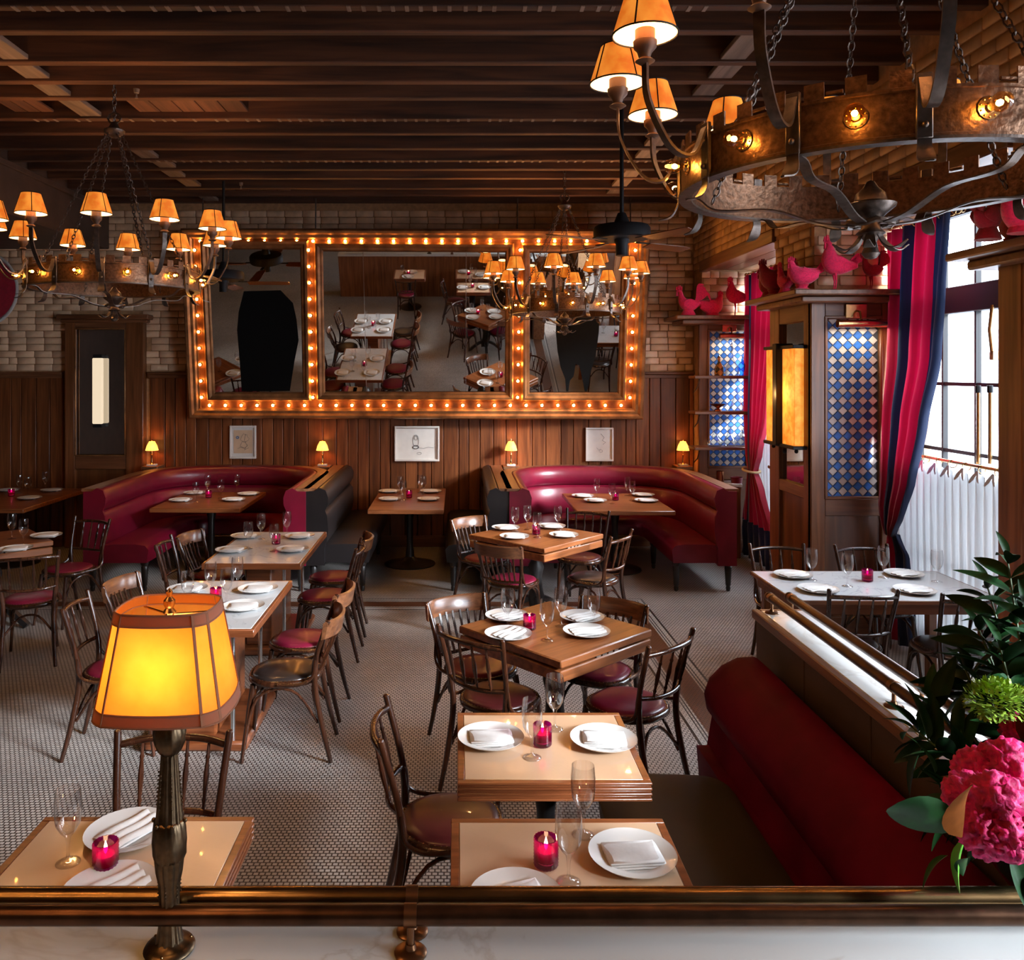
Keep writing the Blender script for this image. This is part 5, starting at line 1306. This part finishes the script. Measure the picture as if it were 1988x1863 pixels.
# ================================================================ ROOSTERS
def ell(c, u, w, h, n=12, up=Vector((0, 0, 1))):
    u = Vector(u).normalized(); s = u.cross(up)
    s = s.normalized() if s.length > .05 else Vector((0, 1, 0)); v = s.cross(u)
    return [tuple(Vector(c) + s * (w * math.cos(2 * PI * k / n)) + v * (h * math.sin(2 * PI * k / n))) for k in range(n)]
def fowl(kind, base, mat='pink'):
    """local +x = beak direction; height about 1 before scaling"""
    t = thing('rooster_figure', 'r', 'figurine')
    zb = {'none': 0.0, 'plinth': .12, 'legs': .30, 'tall': .24}[base]
    tall = kind == 'tall'
    if kind == 'hen':
        path = [(-.46, .34), (-.42, .36), (-.30, .33), (-.12, .28), (.06, .30), (.18, .40), (.24, .52), (.27, .60), (.30, .645), (.36, .63)]
        wid = [(.01, .03), (.05, .12), (.13, .17), (.20, .23), (.21, .26), (.15, .20), (.085, .11), (.065, .08), (.06, .065), (.02, .02)]
    elif tall:
        path = [(-.48, .30), (-.36, .30), (-.18, .30), (0, .33), (.10, .44), (.13, .58), (.13, .72), (.14, .80), (.19, .83), (.25, .82)]
        wid = [(.012, .05), (.06, .10), (.14, .18), (.18, .24), (.16, .22), (.12, .15), (.075, .085), (.06, .06), (.045, .045), (.012, .012)]
    else:
        path = [(-.34, .40), (-.24, .34), (-.10, .30), (.04, .32), (.14, .42), (.19, .55), (.21, .66), (.23, .72), (.28, .73), (.34, .70)]
        wid = [(.02, .05), (.08, .10), (.14, .155), (.155, .175), (.125, .14), (.085, .09), (.06, .062), (.055, .055), (.045, .045), (.012, .012)]
    P = [Vector((x, 0, z + zb)) for x, z in path]
    sp = arc3(P, 3); ws = arc3([(a, b, 0) for a, b in wid], 3); rings = []
    for i, p in enumerate(sp):
        a = sp[max(0, i - 1)]; b = sp[min(len(sp) - 1, i + 1)]
        rings.append(ell(p, (b - a), max(.004, ws[i].x), max(.004, ws[i].y), 12, Vector((0, 1, 0)).cross(b - a)))
    MB().loft(rings).ob('body', mat, t, angle=80)
    tl = MB()
    if kind == 'rooster':
        for k in range(5):
            for sy in (-1, 1):
                pts = arc3([(-.13, sy * .03, .36 + zb), (-.26 - .03 * k, sy * .05, .50 + zb), (-.30 - .06 * k, sy * .045, .86 + zb - .06 * k), (-.44 - .045 * k, sy * .03, .88 + zb - .11 * k)], 4)
                tl.tube(pts, [.9 * math.sin(PI * (i + 1.2) / (len(pts) + 1.5)) for i in range(len(pts))], flat=(.105, .05), up=(0, 1, 0))
    else:
        for k in range(4):
            pts = arc3([(-.30, 0, .34 + zb), (-.46, 0, .38 + zb + .05 * k), (-.56 + .02 * k, 0, .42 + zb + .07 * k * (0.5 if tall else 1))], 4)
            tl.tube(pts, [1 - .07 * i for i in range(len(pts))], flat=(.10, .05), up=(0, 1, 0))
    tl.ob('tail', mat, t, smooth=True, angle=50)
    hx_, hz = sp[-5].x, sp[-5].z
    cb = MB()
    for k in range(4): cb.tube([(hx_ - .07 + k * .045, 0, hz + .02), (hx_ - .08 + k * .045, 0, hz + .13 + .03 * (k in (1, 2)))], [.032, .016], n=6)
    cb.tube([(hx_ + .05, 0, hz - .02), (hx_ + .05, 0, hz - .15)], [.022, .036], n=6)
    cb.ob('comb', mat, t)
    wg = MB()
    for sy in (-1, 1):
        q = -1 if sy < 0 else 1
        rings = []
        for i in range(7):
            f = i / 6; c = Vector((.10 - .38 * f, q * (.155 - .05 * f), .36 + zb + .02 * math.sin(f * PI) - .02))
            rings.append(ell(c, (1, 0, 0), .03 * math.sin(PI * (f * .85 + .1)) + .004, .12 * math.sin(PI * (f * .8 + .15)) + .006, 10))
        wg.loft(rings)
    wg.ob('wing', mat, t, angle=60)
    ft = MB()
    if base == 'plinth': ft.lathe([(.20, 0), (.20, .04), (.13, .07), (.12, .12), (.15, .17)], 20, sx=1.2); nm = 'plinth'
    elif base == 'none': ft.lathe([(.17, 0), (.16, .05), (.13, .12), (.10, .20)], 16, sx=1.3); nm = 'plinth'
    else:
        nm = 'legs'
        for sy in (-.06, .06):
            ft.tube([(.02, sy, zb + .14), (.0, sy, zb - .05), (.02, sy, .012)], [.035, .016, .012], n=8)
            for a in (-.5, 0, .5, PI): ft.tube([(.02, sy, .012), (.02 + .09 * math.cos(a), sy + .09 * math.sin(a) * .6, .007)], [.010, .005], n=5)
    ft.ob(nm, mat, t)
    return reg(t)
fw = {('hen', 'none'): None}
def bird(kind, base, px, py, d, hpx, face, label, mat='pink', z=2.86):
    """py is not used for height: the figure stands on its shelf; hpx is its pixel height"""
    key = (kind, base, mat)
    if key not in fw: fw[key] = fowl(kind, base, mat)
    H0 = {'hen': .78, 'tall': .95, 'rooster': .90}[kind] + {'none': 0, 'plinth': .12, 'legs': .30, 'tall': .24}[base]
    return place(fw[key], (X(px, d), d, z), R(face), label, 'pink rooster figures', scale=hpx * d / F / H0)
bird('rooster', 'none', 1336, 607, 9.86, 60, 160, 'pink rooster leftmost on the shelf above the decanter bay')
bird('hen', 'none', 1383, 607, 9.86, 48, 12, 'pink hen in the middle of the shelf above the decanter bay')
bird('tall', 'legs', 1428, 607, 9.84, 74, 168, 'tall dark pink bird on thin legs above the decanter bay')
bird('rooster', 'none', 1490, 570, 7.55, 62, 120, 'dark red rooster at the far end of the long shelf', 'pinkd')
bird('hen', 'plinth', 1505, 570, 7.35, 74, 150, 'dark red hen second from the far end of the long shelf', 'pinkd')
bird('rooster', 'none', 1524, 568, 7.12, 66, 100, 'pink rooster behind the hen on a pedestal')
bird('hen', 'plinth', 1557, 558, 6.80, 66, 175, 'pink hen on a pedestal at the corner of the long shelf')
bird('tall', 'tall', 1622, 556, 6.73, 104, 175, 'largest pink rooster above the tall tile panel')
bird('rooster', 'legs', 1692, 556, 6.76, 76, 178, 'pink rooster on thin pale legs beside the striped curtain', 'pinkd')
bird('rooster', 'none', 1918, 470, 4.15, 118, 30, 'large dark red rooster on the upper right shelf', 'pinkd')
bird('hen', 'none', 1985, 470, 3.95, 108, 200, 'large red hen at the upper right corner', 'pink')
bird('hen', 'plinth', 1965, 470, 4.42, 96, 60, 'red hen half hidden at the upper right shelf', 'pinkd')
# ================================================================ DECANTERS
def deco(name, label, px, d, zs, prof, mat, stop=None, cat='bottle', grp='glass decanters on the bay shelves'):
    t = thing(name, label, cat, (X(px, d), d, zs), 0, grp)
    MB().lathe(prof, 20).ob('body', mat, t, angle=60)
    if stop: MB().lathe(stop, 12).ob('stopper', mat, t)
    return t
ZS = [Z(py, 9.75) for py in (729, 798, 867)]
deco('decanter', 'amber decanter with stopper on the top shelf', 1396, 9.8, ZS[0], [(.0001, 0), (.05, 0), (.055, .03), (.05, .10), (.03, .14), (.015, .16), (.015, .19), (.025, .195)], 'aglass', [(.01, .19), (.012, .20), (.022, .22), (.0001, .245)])
deco('decanter', 'tall clear pear-shaped decanter on the top shelf', 1421, 9.8, ZS[0], [(.0001, 0), (.07, 0), (.08, .04), (.07, .10), (.03, .18), (.014, .24), (.012, .34), (.018, .35)], 'cglass', [(.008, .34), (.02, .38), (.0001, .42)])
deco('decanter', 'blue cut-glass decanter on the top shelf', 1441, 9.8, ZS[0], [(.0001, 0), (.04, 0), (.028, .03), (.045, .07), (.05, .12), (.03, .15), (.014, .17), (.02, .185)], 'bglass', [(.008, .18), (.016, .20), (.0001, .225)])
deco('footed_bowl', 'copper-coloured footed bowl on the middle shelf', 1394, 9.8, ZS[1], [(.0001, 0), (.045, 0), (.04, .012), (.015, .03), (.03, .045), (.085, .075), (.095, .085), (.07, .078), (.0001, .06)], 'copper', None, 'bowl')
deco('decanter', 'clear conical decanter on the middle shelf', 1430, 9.8, ZS[1], [(.0001, 0), (.095, 0), (.09, .02), (.03, .17), (.014, .20), (.014, .235), (.02, .24)], 'cglass', [(.009, .235), (.012, .25), (.012, .27), (.0001, .275)])
deco('carafe', 'clear squat carafe with handle, left on the bottom shelf', 1388, 9.8, ZS[2], [(.0001, 0), (.07, 0), (.09, .03), (.085, .07), (.04, .11), (.025, .15), (.03, .19), (.04, .20)], 'cglass')
deco('carafe', 'tall clear carafe in the middle of the bottom shelf', 1416, 9.8, ZS[2], [(.0001, 0), (.06, 0), (.075, .04), (.06, .09), (.025, .14), (.02, .22), (.03, .24)], 'cglass')
deco('decanter', 'wide clear decanter right on the bottom shelf', 1441, 9.8, ZS[2], [(.0001, 0), (.075, 0), (.075, .11), (.03, .13), (.02, .16), (.028, .17)], 'cglass', [(.01, .165), (.02, .19), (.0001, .21)])
deco('copper_cup', 'copper mug on the pale ledge under the tiles', 1398, 9.8, .88, [(.0001, 0), (.045, 0), (.045, .13), (.041, .13), (.041, .01), (.0001, .01)], 'copper', None, 'mug', 'items on the pale ledge')
deco('red_dish', 'red glass dish on the pale ledge behind the right booth', 1430, 9.72, .88, [(.0001, 0), (.06, 0), (.07, .07), (.065, .07), (.055, .01), (.0001, .01)], 'crimson', None, 'dish', 'items on the pale ledge')
# ================================================================ CURTAINS
def rod(name, label, x, y0, y1, z, r, ringys, rr, grp):
    t = thing(name, label, 'curtain rod', (x, y0, z), 0, grp)
    MB().tube([(0, 0, 0), (0, y1 - y0, 0)], r, n=12).ob('rod_tube', 'brass', t)
    MB().ball((0, 0, 0), r * 1.8, 10, 6).ball((0, y1 - y0, 0), r * 1.8, 10, 6).ob('finial', 'brass', t)
    rm = MB().tube([(rr * math.cos(k * PI / 7), 0, -rr * .55 + rr * math.sin(k * PI / 7)) for k in range(14)], .0038, n=5, closed=True).mesh('curtain_ring', 'brass')
    for y in ringys: obj('curtain_ring', rm, t, (0, y - y0, 0), (0, 0, random.uniform(-.5, .5)))
    return t
rod('curtain_rod', 'brass curtain rod with rings over the right window', 3.60, 4.50, 6.83, 3.38, .013, [6.75, 6.6, 6.45, 6.28, 6.12, 6.0, 5.93, 5.86, 5.4, 5.0], .032, 'curtain rods')
rod('curtain_rod', 'brass curtain rod above the far curtain beside the decanter bay', 3.50, 7.75, 9.95, 3.36, .013, [9.85, 9.7, 9.5, 9.3, 9.15, 9.0], .032, 'curtain rods')
CR = [4.55 + k * .17 for k in range(14)]
rod('cafe_rod', 'brass rod with rings carrying the white half curtain', 3.66, 4.46, 6.80, 1.53, .013, CR, .028, 'curtain rods')
rod('cafe_rod', 'brass rod of the far white half curtain', 3.66, 7.74, 9.98, 1.53, .013, [7.9, 8.2, 8.5, 8.8], .028, 'curtain rods')
def drape(label, xw, keys, stripes, nfold, mats, name='curtain', amp=.035, nv=34):
    """keys: (z, y_left, y_right, x_shift); stripes: list of (u0, u1, material index)"""
    t = thing(name, label, 'curtain')
    ks = keys
    def at(v):
        z = ks[0][0] + (ks[-1][0] - ks[0][0]) * v
        for a, b in zip(ks, ks[1:]):
            if b[0] <= z <= a[0] + 1e-6:
                f = (a[0] - z) / max(1e-6, a[0] - b[0]); f = f * f * (3 - 2 * f) * .5 + f * .5
                return z, a[1] + (b[1] - a[1]) * f, a[2] + (b[2] - a[2]) * f, a[3] + (b[3] - a[3]) * f
        return z, ks[-1][1], ks[-1][2], ks[-1][3]
    for si, (u0, u1, mi) in enumerate(stripes):
        nu = max(5, int((u1 - u0) * nfold * 8))
        def fn(a, v, u0=u0, u1=u1):
            u = u0 + (u1 - u0) * a; z, yl, yr, xs = at(v); w = abs(yr - yl)
            am = amp * (.6 + .4 * min(1, w / .5)) * (1 + .2 * math.sin(v * 5 + u * 4))
            return (xw + xs + am * math.sin(u * nfold * 2 * PI + .6 * math.sin(v * 3)), yl + (yr - yl) * u + .012 * math.cos(u * nfold * 4 * PI), z)
        MB().grid(fn, nu, nv).ob('curtain_stripe', mats[mi], t, angle=80)
    return t
# y decreases towards the viewer (right in the photo)
drape('tied-back crimson and navy striped curtain at the right window', 3.50,
      [(3.35, 6.84, 5.96, .08), (2.8, 6.82, 6.0, .06), (2.3, 6.80, 6.03, .04), (1.8, 6.80, 6.14, .0), (1.35, 6.78, 6.26, -.02), (1.08, 6.76, 6.36, -.04), (.93, 6.72, 6.50, -.03), (.88, 6.68, 6.56, -.02)],
      [(0, .24, 0), (.24, .42, 1), (.42, .80, 0), (.80, 1.0, 1)], 5, ['redcloth', 'navy'])
drape('lower tail of the striped curtain below its tie', 3.52, [(.90, 6.68, 6.52, -.02), (.75, 6.76, 6.40, 0), (.03, 6.80, 6.34, .02)],
      [(0, .55, 0), (.55, 1, 1)], 3, ['redcloth', 'navy'])
drape('crimson curtain with navy stripes beside the decanter bay, gathered by a rope', 3.42,
      [(3.34, 9.95, 8.85, .06), (2.5, 9.90, 8.95, .04), (1.7, 9.80, 9.05, .0), (1.25, 9.62, 9.15, -.04), (1.07, 9.50, 9.28, -.05), (.90, 9.60, 9.10, -.04), (.45, 9.85, 8.85, .0)],
      [(0, .16, 0), (.16, .30, 1), (.30, 1.0, 0)], 6, ['redcloth', 'navy'])
drape('navy hem of the far curtain on the floor', 3.42, [(.45, 9.85, 8.85, .0), (.02, 9.92, 8.82, .02)], [(0, 1, 0)], 6, ['navy'], amp=.04, nv=6)
rt = thing('curtain_tie', 'cream rope tying the far crimson curtain', 'rope', (3.36, 9.39, 1.07))
MB().tube([(.085 * math.cos(k * PI / 8), .15 * math.sin(k * PI / 8), .01 * math.sin(k * PI / 8)) for k in range(16)], .014, n=8, closed=True).ob('rope_loop', 'rope', rt)
drape('sheer white half curtain hanging in the right window', 3.66, [(1.47, 6.84, 4.46, 0), (.04, 6.84, 4.46, .0)], [(0, 1, 0)], 26, ['sheer'], 'cafe_curtain', amp=.028, nv=10)
drape('sheer white half curtain hanging in the far window', 3.66, [(1.47, 10.0, 7.72, 0), (.04, 10.0, 7.72, .0)], [(0, 1, 0)], 24, ['sheer'], 'cafe_curtain', amp=.028, nv=10)
bows = MB()
for y in CR:
    bows.tube([(3.63, y, 1.50), (3.61, y - .03, 1.46), (3.60, y - .055, 1.425)], [1, 1.4, .6], flat=(.022, .004), up=(1, 0, 0)).tube([(3.63, y, 1.50), (3.61, y + .025, 1.45), (3.60, y + .05, 1.415)], [1, 1.4, .6], flat=(.022, .004), up=(1, 0, 0))
o = bows.ob('ribbon_ties', 'sheer', bpy.data.objects['cafe_curtain']); o['kind'] = 'stuff'
# ================================================================ FLOWERS
fv = thing('flower_arrangement', 'large bouquet of magenta cockscomb, glossy leaves and lime florets at the lower right', 'flowers', (1.36, 1.92, 1.0))
FO = Vector((1.36, 1.92, 1.0))
MB().lathe([(.0001, 0), (.07, 0), (.10, .04), (.11, .12), (.095, .20), (.085, .22), (.08, .215), (.09, .12), (.0001, .02)], 24).ob('vase', 'vase', fv)
def leaf_mesh(L, W, curl, nm, mat):
    n = 9; vs = []; fs = []
    for i in range(n):
        f = i / (n - 1); w = W * math.sin(PI * min(1, f ** .8 * .98 + .01)) ** .8 * .5; x = L * f; z = -curl * f * f * L
        vs += [(x, -w, z + w * .35), (x, -w * .5, z + w * .1), (x, 0, z), (x, w * .5, z + w * .1), (x, w, z + w * .35)]
    for i in range(n - 1):
        for k in range(4): a = i * 5 + k; fs.append((a, a + 1, a + 6, a + 5))
    return MB().add(vs, fs).mesh(nm, mat)
LM = {'leaf': [leaf_mesh(.13, .045, .25, 'leaf', 'leaf'), leaf_mesh(.10, .032, .5, 'leaf', 'leaf'), leaf_mesh(.17, .075, .2, 'leaf', 'leaf')],
      'leafb': [leaf_mesh(.085, .05, .3, 'leaf', 'leafb')], 'leafr': [leaf_mesh(.13, .075, .3, 'leaf', 'leafr')]}
def put_leaf(p, dirv, kind='leaf', k=None, roll=0.0, s=1.0):
    me = LM[kind][k if k is not None else random.randrange(len(LM[kind]))]
    o = obj('leaf', me, fv, Vector(p) - FO)
    q = Vector(dirv).normalized().to_track_quat('X', 'Z'); o.rotation_mode = 'QUATERNION'
    from mathutils import Quaternion
    o.rotation_quaternion = q @ Quaternion((1, 0, 0), roll); o.scale = (s, s, s); return o
def FP(px, py, d): return PD(px, py, d)
random.seed(5)
# dark foliage sprays: stems with paired leaves
SPR = [((1960, 1480, 2.05), (1872, 1295, 2.2)), ((1980, 1420, 2.1), (1898, 1215, 2.25)), ((1990, 1400, 2.15), (1915, 1130, 2.3)), ((2000, 1380, 2.1), (1955, 1080, 2.2)), ((2010, 1420, 2.05), (1992, 1180, 2.1)),
       ((1985, 1470, 2.0), (1905, 1330, 2.1)), ((1960, 1560, 1.95), (1775, 1415, 2.1)), ((1950, 1560, 1.9), (1800, 1350, 2.2)), ((2005, 1500, 1.95), (1940, 1250, 2.05)), ((2030, 1450, 2.0), (2020, 1150, 2.1)), ((1990, 1600, 1.9), (1840, 1560, 1.95))]
st = MB()
for (a, b) in SPR:
    A, B = FP(*a), FP(*b); st.tube([FO + Vector((0, 0, .18)), A, B], [.005, .004, .0025], n=6)
    n = 10
    for i in range(n):
        f = (i + .5) / n; p = A + (B - A) * f
        ax = (B - A).normalized()
        for s in (0, 1):
            th = i * 2.4 + s * PI; side = ax.cross(Vector((math.cos(th), math.sin(th), .3))).normalized()
            put_leaf(p, ax * .7 + side * .8 + Vector((0, -.15, -.1)), 'leaf', 0 if i % 3 else 1, random.uniform(-1, 1), .75 + .45 * random.random())
    put_leaf(B, (B - A), 'leaf', 1, 0, .7)
st.v = [tuple(Vector(v) - FO) for v in st.v]; st.ob('stem', 'stem', fv)
# single leaves that read clearly
for (px, py, d, dx, dy, dz, kind, k, roll, s) in ((1866, 1612, 1.66, -1, -.05, .42, 'leaf', 2, 1.35, 1.10), (1868, 1625, 1.60, -.25, -.15, .95, 'leafr', 0, 1.5, 1.05), (1790, 1450, 2.0, -.3, 0, -.6, 'leaf', 2, .3, .7), (1860, 1470, 1.9, -.9, .2, .1, 'leaf', 2, .4, .7),
        (1875, 1630, 1.72, -.7, -.3, -.9, 'leafb', 0, .8, 1.15), (1870, 1700, 1.70, -.3, -.2, .9, 'leaf', 1, 1, .9), (1840, 1660, 1.75, -1, 0, -.4, 'leaf', 1, .3, .8), (1905, 1500, 1.95, -.1, -.2, 1, 'leafr', 0, 1.0, .7), (1985, 1440, 1.9, .1, -.3, 1, 'leafr', 0, 1.2, .85),
        (1960, 1660, 1.62, .3, -.3, -.9, 'leaf', 2, .5, .6), (1990, 1690, 1.62, .3, -.3, -.9, 'leafb', 0, .5, .9), (1815, 1500, 1.9, -.2, 0, 1, 'leaf', 1, 0, 1.0), (1900, 1560, 1.85, -.8, 0, .5, 'leaf', 2, 1.4, .7)):
    put_leaf(FP(px, py, d), (dx, dy, dz), kind, k, roll, s)
def ruff(name, mat, c, r, seed, amp=.34, fr=4.5, sub=4, sz=1.0):
    import bmesh
    bm = bmesh.new(); bmesh.ops.create_icosphere(bm, subdivisions=sub, radius=1)
    off = Vector((seed * 3.1, seed * 1.7, seed * .9))
    for v in bm.verts:
        n = v.co.normalized(); q = abs(mnoise.noise(n * fr + off)) + .5 * abs(mnoise.noise(n * fr * 2.3 + off))
        v.co = n * r * (1.12 - amp * (1 - min(1, q * 2.2)) ) * (1 + .06 * mnoise.noise(n * 14 + off)); v.co.z *= sz
    me = bpy.data.meshes.new(name); bm.to_mesh(me); bm.free(); me.materials.append(M[mat]); me.shade_smooth()
    return obj(name, me, fv, Vector(c) - FO)
for i, (px, py, d, r) in enumerate(((1905, 1500, 1.78, .052), (1955, 1488, 1.76, .055), (1880, 1545, 1.70, .046), (1935, 1560, 1.66, .058), (1975, 1570, 1.66, .055), (1912, 1615, 1.64, .048), (1955, 1622, 1.62, .045), (1980, 1420, 1.95, .040), (2000, 1500, 1.8, .05), (1990, 1620, 1.62, .04))):
    ruff('bloom', 'bloom', FP(px, py, d), r, i + 1, .42, 5.0 if i % 2 else 5.8)
ruff('bloom_core', 'leaf', FP(1945, 1560, 1.80), .10, 40, .3, 3)
be = MB(); random.seed(9)
for k in range(900):
    c = FP(1935, 1358, 1.90); v = Vector((random.gauss(0, 1), random.gauss(0, 1), random.gauss(0, 1))).normalized()
    p = c + Vector((v.x * .065, v.y * .045, v.z * .040)) * random.uniform(.75, 1.08)
    u = (v + Vector((random.uniform(-.6, .6), random.uniform(-.6, .6), random.uniform(-.3, .9)))).normalized(); s = u.cross(Vector((.3, .2, 1))).normalized() * .0045
    e = p + u * .012
    be.add([p - s - FO, p + s - FO, e + s * .5 - FO, e - s * .5 - FO], [(0, 1, 2, 3)])
o = be.ob('lime_floret', 'belles', fv, smooth=False); o['kind'] = 'stuff'
